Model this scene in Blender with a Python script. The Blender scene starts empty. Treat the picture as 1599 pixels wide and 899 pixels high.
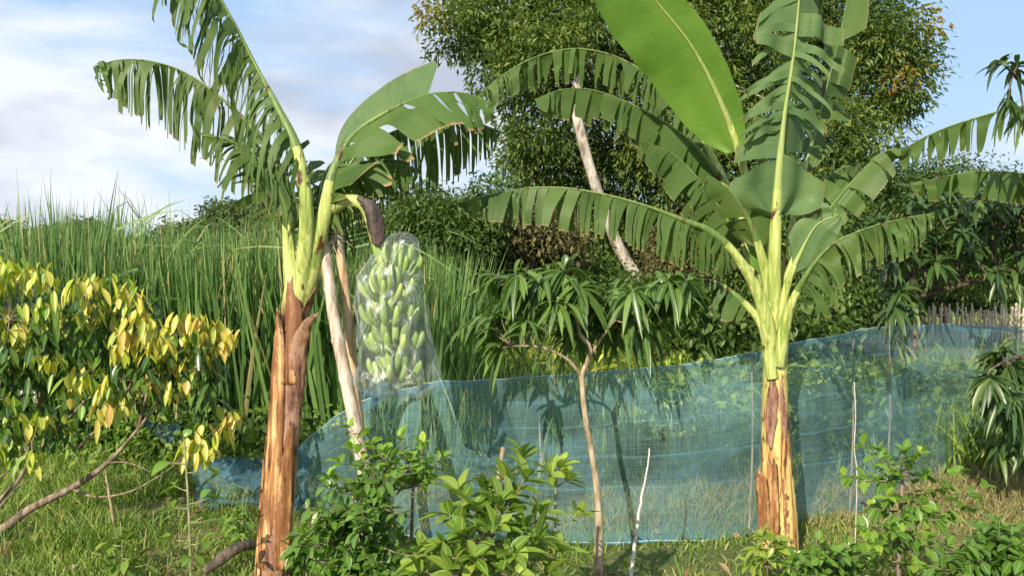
import bpy, math, random
import numpy as np
from mathutils import Vector, Matrix, noise as mnoise

random.seed(7)
RNG = np.random.default_rng(11)
SC = bpy.context.scene
COL = SC.collection
R = math.radians

# ------------------------------------------------------------------ camera
CAM_H = 1.5
F = 1250.0                       # focal length in pixels of the 1599 px wide photograph
PITCH = math.atan((430 - 449.5) / F)       # slightly downwards
cam_d = bpy.data.cameras.new('camera')
cam = bpy.data.objects.new('camera', cam_d)
COL.objects.link(cam)
cam.location = (0, 0, CAM_H)
cam.rotation_euler = (R(90) + PITCH, 0, 0)
cam_d.sensor_width = 36
cam_d.lens = 36 * F / 1599
cam_d.clip_start = 0.05
cam_d.clip_end = 2000
SC.camera = cam

# ------------------------------------------------------------------ light
SUN_EL, SUN_AZ = 30.0, 207.0          # azimuth clockwise from +Y: behind and left of the camera
sd = Vector((math.sin(R(SUN_AZ)) * math.cos(R(SUN_EL)), math.cos(R(SUN_AZ)) * math.cos(R(SUN_EL)), math.sin(R(SUN_EL))))
sun_d = bpy.data.lights.new('sun', 'SUN')
sun_d.energy = 5.0
sun_d.angle = R(0.55)
sun_d.color = (1.0, 0.89, 0.70)
sun = bpy.data.objects.new('sun', sun_d)
COL.objects.link(sun)
sun.rotation_euler = sd.to_track_quat('Z', 'Y').to_euler()
sun.location = (-5, -8, 8)

w = bpy.data.worlds.new('World')
SC.world = w
w.use_nodes = True
nt = w.node_tree
nt.nodes.clear()
def wn(t, **k):
    n = nt.nodes.new(t)
    for a, b in k.items(): setattr(n, a, b)
    return n
sky = wn('ShaderNodeTexSky', sky_type='NISHITA', sun_disc=False)
sky.sun_elevation = R(SUN_EL); sky.sun_rotation = R(SUN_AZ)
sky.air_density = 1.0; sky.dust_density = 1.2; sky.ozone_density = 1.0
tc = wn('ShaderNodeTexCoord')
mp = wn('ShaderNodeMapping'); mp.inputs['Scale'].default_value = (1.0, 1.0, 2.6)
mp.inputs['Location'].default_value = (0.35, 0.0, 0.2)
nz = wn('ShaderNodeTexNoise'); nz.inputs['Scale'].default_value = 2.1; nz.inputs['Detail'].default_value = 7
nz.inputs['Roughness'].default_value = 0.55; nz.inputs['Distortion'].default_value = 0.25
cr = wn('ShaderNodeValToRGB'); cr.color_ramp.elements[0].position = 0.43; cr.color_ramp.elements[1].position = 0.56
nz2 = wn('ShaderNodeTexNoise'); nz2.inputs['Scale'].default_value = 3.4; nz2.inputs['Detail'].default_value = 5
cr2 = wn('ShaderNodeValToRGB')
cr2.color_ramp.elements[0].position = 0.40; cr2.color_ramp.elements[1].position = 0.56
cr2.color_ramp.elements[0].color = (4.0, 4.4, 5.3, 1); cr2.color_ramp.elements[1].color = (6.6, 7.0, 7.5, 1)
# veil of thin high cloud over the blue
veil = wn('ShaderNodeMixRGB'); veil.inputs[0].default_value = 0.72; veil.inputs[2].default_value = (3.7, 5.4, 7.8, 1)
mx = wn('ShaderNodeMixRGB')
bg = wn('ShaderNodeBackground'); bg.inputs['Strength'].default_value = 0.105
out = wn('ShaderNodeOutputWorld')
L = nt.links.new
L(tc.outputs['Generated'], mp.inputs[0]); L(mp.outputs[0], nz.inputs['Vector']); L(mp.outputs[0], nz2.inputs['Vector'])
L(nz.outputs['Fac'], cr.inputs[0]); L(nz2.outputs['Fac'], cr2.inputs[0])
L(sky.outputs[0], veil.inputs[1]); L(veil.outputs[0], mx.inputs[1]); L(cr2.outputs[0], mx.inputs[2]); L(cr.outputs[0], mx.inputs[0])
L(mx.outputs[0], bg.inputs['Color']); L(bg.outputs[0], out.inputs['Surface'])

SC.view_settings.view_transform = 'Standard'
SC.view_settings.look = 'None'
SC.view_settings.gamma = 1
SC.view_settings.exposure = 0.45
SC.render.engine = 'CYCLES'
SC.cycles.transparent_max_bounces = 12
SC.cycles.max_bounces = 6
SC.cycles.transmission_bounces = 4

# ------------------------------------------------------------------ helpers
cp, sp = math.cos(PITCH), math.sin(PITCH)
def P(px, py, d):
    """point at forward distance d (metres along +Y) that the photograph shows at px, py"""
    x = (px - 799.5) / F; y = -(py - 449.5) / F
    fy = cp - y * sp; fz = sp + y * cp
    k = d / fy
    return np.array((x * k, d, CAM_H + fz * k))
def G(px, d, z=0.0):
    p = P(px, 430, d); return np.array((p[0], d, z))
def unit(a):
    return a / np.maximum(np.linalg.norm(a, axis=-1, keepdims=True), 1e-9)
def catmull(ctrl, n):
    c = [np.asarray(p, float) for p in ctrl]
    c = [2 * c[0] - c[1]] + c + [2 * c[-1] - c[-2]]
    o = []
    for i in range(1, len(c) - 2):
        p0, p1, p2, p3 = c[i - 1], c[i], c[i + 1], c[i + 2]
        for t in np.linspace(0, 1, 16, endpoint=False):
            o.append(0.5 * (2 * p1 + (p2 - p0) * t + (2 * p0 - 5 * p1 + 4 * p2 - p3) * t * t + (3 * p1 - p0 - 3 * p2 + p3) * t ** 3))
    o.append(c[-2]); o = np.array(o)
    seg = np.r_[0, np.cumsum(np.linalg.norm(np.diff(o, axis=0), axis=1))]
    s = np.linspace(0, seg[-1], n)
    return np.stack([np.interp(s, seg, o[:, k]) for k in range(3)], 1)
def tangents(p):
    return unit(np.gradient(p, axis=0))

ORG = {}
class MB:
    def __init__(s): s.v = []; s.f4 = []; s.f3 = []; s.uv = []; s.r = []; s.n = 0
    def add(s, v, f, uv=None, r=0.5):
        v = np.asarray(v, float).reshape(-1, 3); f = np.asarray(f, int)
        if f.shape[1] == 4: s.f4.append(f + s.n)
        else: s.f3.append(f + s.n)
        s.v.append(v); s.uv.append(np.zeros((len(v), 2)) if uv is None else np.asarray(uv, float))
        s.r.append(np.full(len(v), r, float) if np.isscalar(r) else np.asarray(r, float)); s.n += len(v)
    def tube(s, pts, rad, sides=8, cap=True, lobes=0.0, nl=3, twist=0.0, r=0.5, flat=1.0, flatdir=None):
        pts = np.asarray(pts, float); n = len(pts)
        rad = np.full(n, rad) if np.isscalar(rad) else np.interp(np.linspace(0, 1, n), np.linspace(0, 1, len(rad)), rad)
        T = tangents(pts)
        ref = np.array((1, 0, 0.)) if flatdir is None else np.asarray(flatdir, float)
        if abs(T[0] @ ref) > .9 and flatdir is None: ref = np.array((0, 1, 0.))
        A = []
        a = unit(ref - (ref @ T[0]) * T[0])
        for i in range(n):
            a = unit(a - (a @ T[i]) * T[i]); A.append(a)
        A = np.array(A); B = np.cross(T, A)
        th = np.linspace(0, 2 * math.pi, sides + 1)          # the seam is doubled so the UVs close
        ring = []
        for i in range(n):
            k = np.ones(sides + 1)
            if lobes:
                ph = (th * nl / (2 * math.pi) + twist * i / n) % 1.0
                k = 1 + lobes * (ph - .5)
            ring.append(pts[i] + rad[i] * k[:, None] * (np.cos(th)[:, None] * A[i] + flat * np.sin(th)[:, None] * B[i]))
        v = np.concatenate(ring)
        i, j = np.meshgrid(np.arange(n - 1), np.arange(sides), indexing='ij')
        q = (i * (sides + 1) + j).ravel(); m = sides + 1
        f = np.stack([q, q + 1, q + 1 + m, q + m], 1)
        ln = np.r_[0, np.cumsum(np.linalg.norm(np.diff(pts, axis=0), axis=1))]
        uv = np.stack([np.tile(th / (2 * math.pi), n), np.repeat(ln, m)], 1)
        s.add(v, f, uv, r)
        if cap:
            for e in (0, n - 1):
                rg = ring[e][:-1]; vv = np.vstack([rg, pts[e]])
                k = np.arange(sides); t = np.stack([k, (k + 1) % sides, np.full(sides, sides)], 1)
                if e == 0: t = t[:, ::-1]
                s.add(vv, t, None, r)
    def leaves(s, pos, d, nr, Ln, W, droop=0.0, fold=0.15, seg=4, rnd=None, prof=None, bend=None):
        pos = np.asarray(pos, float); N = len(pos)
        if N == 0: return
        d = unit(np.asarray(d, float)); nr = np.asarray(nr, float)
        side = np.cross(d, nr); bad = np.linalg.norm(side, axis=1) < 1e-3
        side[bad] = np.cross(d[bad], (0.3, 1, 0.2)); side = unit(side); nr = unit(np.cross(side, d))
        Ln = np.broadcast_to(Ln, N); W = np.broadcast_to(W, N); droop = np.broadcast_to(droop, N)
        rnd = RNG.random(N) if rnd is None else rnd
        if seg == 1:
            a = pos; c = pos + d * Ln[:, None] - np.array((0, 0, 1)) * (droop * Ln)[:, None]
            m = pos + d * (Ln * .45)[:, None]
            l = m + side * (W * .5)[:, None] + nr * (fold * W)[:, None]; r_ = m - side * (W * .5)[:, None] + nr * (fold * W)[:, None]
            v = np.stack([a, l, c, r_], 1).reshape(-1, 3)
            f = np.arange(N * 4).reshape(N, 4)
            uv = np.tile(np.array([[.5, 0], [1, .5], [.5, 1], [0, .5]]), (N, 1))
            s.add(v, f, uv, np.repeat(rnd, 4)); return
        t = np.linspace(0, 1, seg + 1)
        if prof is None: w_ = np.sin(np.pi * np.clip(t, 0, 1) ** 0.85) ** 0.8 ; w_[0] = .08; w_[-1] = 0.02
        else: w_ = np.interp(t, np.linspace(0, 1, len(prof)), prof)
        c = pos[:, None] + d[:, None] * (Ln[:, None] * t)[..., None]
        c = c - np.array((0, 0, 1)) * (droop[:, None] * Ln[:, None] * t ** 2)[..., None]
        if bend is not None: c = c + side[:, None] * (bend[:, None] * Ln[:, None] * t ** 2)[..., None]
        hw = W[:, None] * .5 * w_
        # recompute the local normal along the curved centre line
        tg = unit(np.gradient(c, axis=1)); ln_ = unit(np.cross(side[:, None], tg))
        l = c + side[:, None] * hw[..., None] + ln_ * (fold * 2 * hw)[..., None]
        r_ = c - side[:, None] * hw[..., None] + ln_ * (fold * 2 * hw)[..., None]
        v = np.stack([l, c, r_], 2).reshape(-1, 3)
        k = np.arange(seg); base = (np.arange(N) * (seg + 1) * 3)[:, None]
        q = base + k * 3
        fa = np.stack([q, q + 1, q + 4, q + 3], -1).reshape(-1, 4); fb = np.stack([q + 1, q + 2, q + 5, q + 4], -1).reshape(-1, 4)
        uv1 = np.stack([np.tile([1, .5, 0], seg + 1), np.repeat(t, 3)], 1)
        s.add(v, np.vstack([fa, fb]), np.tile(uv1, (N, 1)), np.repeat(rnd, (seg + 1) * 3))
    def build(s, name, mat, parent=None, smooth=True, loc=None):
        org = ORG[parent.name] if parent is not None else (np.zeros(3) if loc is None else np.asarray(loc, float))
        v = np.concatenate(s.v) - org
        uvv = np.concatenate(s.uv); rr = np.concatenate(s.r)
        f4 = np.concatenate(s.f4) if s.f4 else np.zeros((0, 4), int); f3 = np.concatenate(s.f3) if s.f3 else np.zeros((0, 3), int)
        me = bpy.data.meshes.new(name)
        me.vertices.add(len(v)); me.vertices.foreach_set('co', v.astype(np.float32).ravel())
        li = np.r_[f4.ravel(), f3.ravel()].astype(np.int32)
        me.loops.add(len(li)); me.loops.foreach_set('vertex_index', li)
        tot = np.r_[np.full(len(f4), 4), np.full(len(f3), 3)].astype(np.int32)
        st = np.r_[0, np.cumsum(tot)[:-1]].astype(np.int32)
        me.polygons.add(len(tot)); me.polygons.foreach_set('loop_start', st); me.polygons.foreach_set('loop_total', tot)
        me.polygons.foreach_set('use_smooth', np.full(len(tot), smooth))
        me.update(calc_edges=True)
        ul = me.uv_layers.new(name='uv'); ul.data.foreach_set('uv', uvv[li].astype(np.float32).ravel())
        at = me.attributes.new('rnd', 'FLOAT', 'POINT'); at.data.foreach_set('value', rr.astype(np.float32))
        me.materials.append(mat)
        o = bpy.data.objects.new(name, me); COL.objects.link(o)
        if parent is not None: o.parent = parent
        else: o.location = Vector(org)
        ORG[o.name] = org
        return o

def tag(o, label, cat, group=None, kind=None):
    if label: o['label'] = label
    if cat: o['category'] = cat
    if group: o['group'] = group
    if kind: o['kind'] = kind
    return o
def thing(name, label, cat, loc, group=None):
    o = bpy.data.objects.new(name, None); COL.objects.link(o)
    o.empty_display_size = 0.1
    o.location = Vector(loc); ORG[o.name] = np.asarray(loc, float)
    return tag(o, label, cat, group)

# ------------------------------------------------------------------ materials
def newmat(name):
    m = bpy.data.materials.new(name); m.use_nodes = True; m.node_tree.nodes.clear()
    return m, m.node_tree
def nd(t, ty, **k):
    n = t.nodes.new(ty)
    for a, b in k.items(): setattr(n, a, b)
    return n
def ramp(t, stops, interp='LINEAR'):
    n = t.nodes.new('ShaderNodeValToRGB'); e = n.color_ramp.elements; n.color_ramp.interpolation = interp
    while len(e) < len(stops): e.new(0.5)
    for i, (p, c) in enumerate(stops):
        e[i].position = p; e[i].color = (*c, 1) if len(c) == 3 else c
    return n
def leafmat(name, stops, trans=0.3, rough=0.45, rib=None, ribw=0.06, spec=0.4, tcol=1.6, vein=0.0, mottled=0.25):
    m, t = newmat(name); lk = t.links.new
    at = nd(t, 'ShaderNodeAttribute', attribute_name='rnd')
    rp = ramp(t, stops); lk(at.outputs['Fac'], rp.inputs[0])
    geo = nd(t, 'ShaderNodeNewGeometry')
    n1 = nd(t, 'ShaderNodeTexNoise'); n1.inputs['Scale'].default_value = 9.0; n1.inputs['Detail'].default_value = 4
    lk(geo.outputs['Position'], n1.inputs['Vector'])
    mr = nd(t, 'ShaderNodeMapRange'); mr.inputs[3].default_value = 1 - mottled; mr.inputs[4].default_value = 1 + mottled
    lk(n1.outputs['Fac'], mr.inputs[0])
    mul = nd(t, 'ShaderNodeVectorMath', operation='SCALE'); lk(rp.outputs[0], mul.inputs[0]); lk(mr.outputs[0], mul.inputs[3])
    col = mul.outputs[0]
    if rib is not None:
        uvn = nd(t, 'ShaderNodeUVMap', uv_map='uv'); sx = nd(t, 'ShaderNodeSeparateXYZ'); lk(uvn.outputs[0], sx.inputs[0])
        sb = nd(t, 'ShaderNodeMath', operation='SUBTRACT'); lk(sx.outputs[0], sb.inputs[0]); sb.inputs[1].default_value = .5
        ab = nd(t, 'ShaderNodeMath', operation='ABSOLUTE'); lk(sb.outputs[0], ab.inputs[0])
        lt = nd(t, 'ShaderNodeMath', operation='LESS_THAN'); lk(ab.outputs[0], lt.inputs[0]); lt.inputs[1].default_value = ribw
        mm = nd(t, 'ShaderNodeMixRGB'); lk(lt.outputs[0], mm.inputs[0]); lk(col, mm.inputs[1]); mm.inputs[2].default_value = (*rib, 1)
        col = mm.outputs[0]
    pb = nd(t, 'ShaderNodeBsdfPrincipled'); pb.inputs['Roughness'].default_value = rough
    pb.inputs['Specular IOR Level'].default_value = spec
    lk(col, pb.inputs['Base Color'])
    tr = nd(t, 'ShaderNodeBsdfTranslucent')
    tm = nd(t, 'ShaderNodeVectorMath', operation='MULTIPLY'); lk(col, tm.inputs[0]); tm.inputs[1].default_value = (tcol * 1.1, tcol * 1.15, tcol * .5)
    lk(tm.outputs[0], tr.inputs['Color'])
    ms = nd(t, 'ShaderNodeMixShader'); ms.inputs[0].default_value = trans
    lk(pb.outputs[0], ms.inputs[1]); lk(tr.outputs[0], ms.inputs[2])
    o = nd(t, 'ShaderNodeOutputMaterial'); lk(ms.outputs[0], o.inputs[0])
    return m
def barkmat(name, c1, c2, c3, sc=(30, 30, 6), bump=0.4, rough=0.85, patch=None):
    m, t = newmat(name); lk = t.links.new
    geo = nd(t, 'ShaderNodeNewGeometry'); mpp = nd(t, 'ShaderNodeMapping'); mpp.inputs['Scale'].default_value = sc
    lk(geo.outputs['Position'], mpp.inputs[0])
    n1 = nd(t, 'ShaderNodeTexNoise'); n1.inputs['Scale'].default_value = 1; n1.inputs['Detail'].default_value = 8; n1.inputs['Roughness'].default_value = .65
    lk(mpp.outputs[0], n1.inputs['Vector'])
    rp = ramp(t, [(.38, c1), (.5, c2), (.62, c3)]); lk(n1.outputs['Fac'], rp.inputs[0])
    pb = nd(t, 'ShaderNodeBsdfPrincipled'); pb.inputs['Roughness'].default_value = rough; lk(rp.outputs[0], pb.inputs['Base Color'])
    if patch:                                  # blotches of older, darker fibre
        np_ = nd(t, 'ShaderNodeTexNoise'); np_.inputs['Scale'].default_value = 1; np_.inputs['Detail'].default_value = 6; np_.inputs['Roughness'].default_value = .7
        mq = nd(t, 'ShaderNodeMapping'); mq.inputs['Scale'].default_value = (13, 13, 5); mq.inputs['Location'].default_value = (3, 1, 7); lk(geo.outputs['Position'], mq.inputs[0]); lk(mq.outputs[0], np_.inputs['Vector'])
        rq = ramp(t, [(.46, (0, 0, 0)), (.58, (.85, .85, .85))]); lk(np_.outputs['Fac'], rq.inputs[0])
        mq2 = nd(t, 'ShaderNodeMixRGB'); lk(rq.outputs[0], mq2.inputs[0]); lk(rp.outputs[0], mq2.inputs[1]); mq2.inputs[2].default_value = (*patch, 1); lk(mq2.outputs[0], pb.inputs['Base Color'])
    bp = nd(t, 'ShaderNodeBump'); bp.inputs['Strength'].default_value = bump; bp.inputs['Distance'].default_value = .01
    lk(n1.outputs['Fac'], bp.inputs['Height']); lk(bp.outputs[0], pb.inputs['Normal'])
    o = nd(t, 'ShaderNodeOutputMaterial'); lk(pb.outputs[0], o.inputs[0])
    return m
def blade_mat(name, c_lo, c_hi, trans=.3, brown=0.97, rough=.4, spec=.35):
    """banana blade: fine cross veins, uneven green, dried margin"""
    m, t = newmat(name); lk = t.links.new
    uvn = nd(t, 'ShaderNodeUVMap', uv_map='uv'); sx = nd(t, 'ShaderNodeSeparateXYZ'); lk(uvn.outputs[0], sx.inputs[0])
    mpp = nd(t, 'ShaderNodeMapping'); mpp.inputs['Scale'].default_value = (150, 2.0, 1); lk(uvn.outputs[0], mpp.inputs[0])
    n1 = nd(t, 'ShaderNodeTexNoise'); n1.inputs['Scale'].default_value = 1; n1.inputs['Detail'].default_value = 3; lk(mpp.outputs[0], n1.inputs['Vector'])
    n2 = nd(t, 'ShaderNodeTexNoise'); n2.inputs['Scale'].default_value = 4.5; n2.inputs['Detail'].default_value = 5
    geo = nd(t, 'ShaderNodeNewGeometry'); lk(geo.outputs['Position'], n2.inputs['Vector'])
    at = nd(t, 'ShaderNodeAttribute', attribute_name='rnd')
    a1 = nd(t, 'ShaderNodeMath', operation='MULTIPLY_ADD'); lk(n1.outputs['Fac'], a1.inputs[0]); a1.inputs[1].default_value = .45; lk(n2.outputs['Fac'], a1.inputs[2])
    a2 = nd(t, 'ShaderNodeMath', operation='MULTIPLY_ADD'); lk(at.outputs['Fac'], a2.inputs[0]); a2.inputs[1].default_value = .3; a1.inputs[1].default_value = .6; lk(a1.outputs[0], a2.inputs[2])
    rp = ramp(t, [(.45, c_lo), (1.0, c_hi)]); lk(a2.outputs[0], rp.inputs[0])
    # yellowing patches and small brown flecks
    n5 = nd(t, 'ShaderNodeTexNoise'); n5.inputs['Scale'].default_value = 2.3; n5.inputs['Detail'].default_value = 6; n5.inputs['Roughness'].default_value = .7; lk(geo.outputs['Position'], n5.inputs['Vector'])
    r5 = ramp(t, [(.55, (0, 0, 0)), (.75, (.6, .6, .6))]); lk(n5.outputs['Fac'], r5.inputs[0])
    y5 = nd(t, 'ShaderNodeMixRGB'); lk(r5.outputs[0], y5.inputs[0]); lk(rp.outputs[0], y5.inputs[1]); y5.inputs[2].default_value = (min(1, c_hi[0] * 1.7), c_hi[1] * 1.25, c_hi[2], 1)
    n6 = nd(t, 'ShaderNodeTexNoise'); n6.inputs['Scale'].default_value = 38; n6.inputs['Detail'].default_value = 3; lk(geo.outputs['Position'], n6.inputs['Vector'])
    r6 = ramp(t, [(.72, (0, 0, 0)), (.77, (.8, .8, .8))]); lk(n6.outputs['Fac'], r6.inputs[0])
    y6 = nd(t, 'ShaderNodeMixRGB'); lk(r6.outputs[0], y6.inputs[0]); lk(y5.outputs[0], y6.inputs[1]); y6.inputs[2].default_value = (.16, .10, .04, 1)
    # dried edge
    n3 = nd(t, 'ShaderNodeTexNoise'); n3.inputs['Scale'].default_value = 1; n3.inputs['Detail'].default_value = 4
    mp3 = nd(t, 'ShaderNodeMapping'); mp3.inputs['Scale'].default_value = (30, 1, 1); lk(uvn.outputs[0], mp3.inputs[0]); lk(mp3.outputs[0], n3.inputs['Vector'])
    e = nd(t, 'ShaderNodeMath', operation='MULTIPLY_ADD'); lk(n3.outputs['Fac'], e.inputs[0]); e.inputs[1].default_value = .22; lk(sx.outputs[1], e.inputs[2])
    er = ramp(t, [(brown + .09, (0, 0, 0)), (min(.9999, brown + .13), (1, 1, 1))])
    # the ramp stops live in 0..1 : scale the value down first
    es = nd(t, 'ShaderNodeMath', operation='MULTIPLY'); lk(e.outputs[0], es.inputs[0]); es.inputs[1].default_value = .8
    er.color_ramp.elements[0].position = min(.98, (brown + .10) * .8); er.color_ramp.elements[1].position = min(.995, (brown + .15) * .8)
    lk(es.outputs[0], er.inputs[0])
    mm = nd(t, 'ShaderNodeMixRGB'); lk(er.outputs[0], mm.inputs[0]); lk(y6.outputs[0], mm.inputs[1]); mm.inputs[2].default_value = (.33, .21, .11, 1)
    pb = nd(t, 'ShaderNodeBsdfPrincipled'); pb.inputs['Roughness'].default_value = rough; pb.inputs['Specular IOR Level'].default_value = spec
    lk(mm.outputs[0], pb.inputs['Base Color'])
    bp = nd(t, 'ShaderNodeBump'); bp.inputs['Strength'].default_value = .35; bp.inputs['Distance'].default_value = .004
    lk(n1.outputs['Fac'], bp.inputs['Height']); lk(bp.outputs[0], pb.inputs['Normal'])
    tr = nd(t, 'ShaderNodeBsdfTranslucent')
    tm = nd(t, 'ShaderNodeVectorMath', operation='MULTIPLY'); lk(mm.outputs[0], tm.inputs[0]); tm.inputs[1].default_value = (1.9, 1.9, .7)
    lk(tm.outputs[0], tr.inputs['Color'])
    ms = nd(t, 'ShaderNodeMixShader'); ms.inputs[0].default_value = trans
    lk(pb.outputs[0], ms.inputs[1]); lk(tr.outputs[0], ms.inputs[2])
    o = nd(t, 'ShaderNodeOutputMaterial'); lk(ms.outputs[0], o.inputs[0])
    return m
def stem_mat(name, zlo, zhi, cols_lo, cols_hi, blotch=.5, spot=.58):
    """pseudostem: long vertical streaks; dry rusty sheaths below, fresh yellow green above"""
    m, t = newmat(name); lk = t.links.new
    geo = nd(t, 'ShaderNodeNewGeometry'); uvn = nd(t, 'ShaderNodeUVMap', uv_map='uv')
    m1 = nd(t, 'ShaderNodeMapping'); m1.inputs['Scale'].default_value = (46, 46, 2.4); lk(geo.outputs['Position'], m1.inputs[0])
    n1 = nd(t, 'ShaderNodeTexNoise'); n1.inputs['Scale'].default_value = 1; n1.inputs['Detail'].default_value = 6; n1.inputs['Roughness'].default_value = .6; n1.inputs['Distortion'].default_value = .6
    lk(m1.outputs[0], n1.inputs['Vector'])
    rl = ramp(t, cols_lo); lk(n1.outputs['Fac'], rl.inputs[0])
    rh = ramp(t, cols_hi); lk(n1.outputs['Fac'], rh.inputs[0])
    sx = nd(t, 'ShaderNodeSeparateXYZ'); lk(geo.outputs['Position'], sx.inputs[0])
    n2 = nd(t, 'ShaderNodeTexNoise'); n2.inputs['Scale'].default_value = 7; n2.inputs['Detail'].default_value = 4; lk(geo.outputs['Position'], n2.inputs['Vector'])
    ad = nd(t, 'ShaderNodeMath', operation='MULTIPLY_ADD'); lk(n2.outputs['Fac'], ad.inputs[0]); ad.inputs[1].default_value = blotch; lk(sx.outputs[2], ad.inputs[2])
    mr = nd(t, 'ShaderNodeMapRange'); mr.inputs[1].default_value = zlo + blotch * .5; mr.inputs[2].default_value = zhi + blotch * .5; lk(ad.outputs[0], mr.inputs[0])
    mm = nd(t, 'ShaderNodeMixRGB'); lk(mr.outputs[0], mm.inputs[0]); lk(rl.outputs[0], mm.inputs[1]); lk(rh.outputs[0], mm.inputs[2])
    # small dark brown marks
    m3 = nd(t, 'ShaderNodeMapping'); m3.inputs['Scale'].default_value = (22, 22, 9); lk(geo.outputs['Position'], m3.inputs[0])
    n3 = nd(t, 'ShaderNodeTexNoise'); n3.inputs['Scale'].default_value = 1; n3.inputs['Detail'].default_value = 5; lk(m3.outputs[0], n3.inputs['Vector'])
    r3 = ramp(t, [(spot, (0, 0, 0)), (spot + .08, (1, 1, 1))]); lk(n3.outputs['Fac'], r3.inputs[0])
    m4 = nd(t, 'ShaderNodeMixRGB'); lk(r3.outputs[0], m4.inputs[0]); lk(mm.outputs[0], m4.inputs[1]); m4.inputs[2].default_value = (.10, .035, .018, 1)
    pb = nd(t, 'ShaderNodeBsdfPrincipled'); pb.inputs['Roughness'].default_value = .42; pb.inputs['Specular IOR Level'].default_value = .35
    lk(m4.outputs[0], pb.inputs['Base Color'])
    bp = nd(t, 'ShaderNodeBump'); bp.inputs['Strength'].default_value = .5; bp.inputs['Distance'].default_value = .01
    lk(n1.outputs['Fac'], bp.inputs['Height']); lk(bp.outputs[0], pb.inputs['Normal'])
    o = nd(t, 'ShaderNodeOutputMaterial'); lk(pb.outputs[0], o.inputs[0])
    return m

M = {}
M['blade'] = blade_mat('banana_blade', (.025, .06, .014), (.085, .145, .036), .2, rough=.48, spec=.22)
M['blade_grey'] = blade_mat('banana_blade_grey', (.05, .105, .04), (.12, .20, .075), .22, rough=.45, spec=.25)
M['blade_bright'] = blade_mat('banana_blade_bright', (.07, .16, .02), (.145, .27, .045), .28, brown=1.05, rough=.42)
M['blade_edge'] = blade_mat('banana_blade_dried_margin', (.03, .07, .016), (.085, .15, .034), .2, brown=.94, rough=.5, spec=.2)
M['petiole'] = stem_mat('petiole', 0.2, 0.4, [(.3, (.30, .38, .09)), (.7, (.50, .55, .18))], [(.36, (.20, .28, .06)), (.5, (.38, .44, .12)), (.62, (.54, .58, .22))], .5, .62)
M['rib_pale'] = stem_mat('pale_midrib', 0.2, 0.4, [(.3, (.24, .32, .08)), (.7, (.38, .44, .13))], [(.3, (.24, .32, .09)), (.7, (.38, .44, .15))], .5, .8)
M['midrib'] = stem_mat('midrib', 0.2, 0.4, [(.3, (.09, .15, .04)), (.7, (.18, .26, .07))], [(.3, (.08, .14, .035)), (.7, (.17, .25, .065))])
M['stem_left'] = stem_mat('pseudostem_rusty', 1.25, 1.5, [(.42, (.05, .016, .01)), (.48, (.19, .065, .03)), (.53, (.40, .18, .07)), (.60, (.68, .47, .24))],
                          [(.3, (.28, .26, .06)), (.55, (.48, .46, .14)), (.7, (.55, .52, .2))], .7)
M['stem_right'] = stem_mat('pseudostem_yellow', .75, 1.05, [(.38, (.12, .045, .02)), (.45, (.45, .24, .09)), (.55, (.68, .48, .18)), (.64, (.56, .54, .18))],
                           [(.3, (.40, .42, .10)), (.55, (.58, .60, .18)), (.7, (.62, .64, .26))], .3)
M['sheath'] = barkmat('dry_sheath', (.06, .025, .018), (.22, .10, .06), (.46, .27, .17), (38, 38, 4), .4, .5, (.36, .22, .15))
M['sheath_orange'] = barkmat('orange_sheath', (.06, .02, .01), (.37, .18, .065), (.68, .46, .23), (42, 42, 2.0), .25, .36, (.19, .075, .035))
M['bamboo'] = barkmat('weathered_bamboo', (.26, .20, .15), (.46, .37, .29), (.58, .50, .42), (40, 40, 5), .2, .6)
M['bamboo_tan'] = barkmat('tan_bamboo', (.34, .22, .12), (.55, .38, .22), (.66, .50, .32), (40, 40, 5), .2, .55)
M['bark_pale'] = barkmat('pale_bark', (.16, .13, .10), (.40, .35, .29), (.55, .51, .45), (9, 9, 3), .6)
M['bark_brown'] = barkmat('brown_bark', (.08, .055, .04), (.19, .14, .10), (.30, .24, .18), (30, 30, 8), .5)
M['bark_tan'] = barkmat('tan_bark', (.18, .13, .08), (.33, .26, .16), (.46, .38, .26), (40, 40, 10), .4)
M['bark_dark'] = barkmat('dark_bark', (.03, .024, .02), (.08, .06, .045), (.15, .12, .09), (30, 30, 8), .5)
M['stick_white'] = barkmat('bleached_stick', (.35, .32, .27), (.55, .52, .46), (.68, .66, .6), (50, 50, 20), .3)
M['bract'] = barkmat('dark_bract', (.015, .010, .009), (.045, .028, .024), (.10, .065, .05), (40, 40, 6), .3, .6)
M['fence'] = barkmat('bleached_bamboo', (.45, .36, .26), (.68, .57, .44), (.82, .74, .62), (30, 30, 6), .2)
M['twig_green'] = barkmat('green_twig', (.10, .12, .05), (.20, .22, .09), (.30, .28, .14), (40, 40, 12), .2, .6)
M['tree'] = leafmat('olive_foliage', [(0, (.030, .065, .013)), (.45, (.085, .145, .028)), (.8, (.18, .24, .045)), (.99, (.25, .27, .06)), (1, (.30, .22, .05))], .3, .5)
M['tree_orange'] = leafmat('turning_foliage', [(0, (.14, .13, .03)), (1, (.42, .24, .04))], .25, .5)
M['under'] = leafmat('understory_foliage', [(0, (.028, .06, .014)), (.5, (.07, .13, .024)), (1, (.15, .22, .04))], .25, .45)
M['under_dry'] = leafmat('dry_understory', [(0, (.05, .06, .02)), (.5, (.11, .11, .035)), (1, (.24, .19, .08))], .2, .6)
M['far'] = leafmat('far_foliage', [(0, (.05, .085, .03)), (.5, (.10, .145, .045)), (1, (.16, .20, .06))], .2, .6)
M['mango'] = leafmat('mango_leaf', [(0, (.03, .08, .018)), (.5, (.075, .15, .03)), (1, (.15, .25, .055))], .25, .33, rib=(.22, .28, .08), spec=.5)
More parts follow.
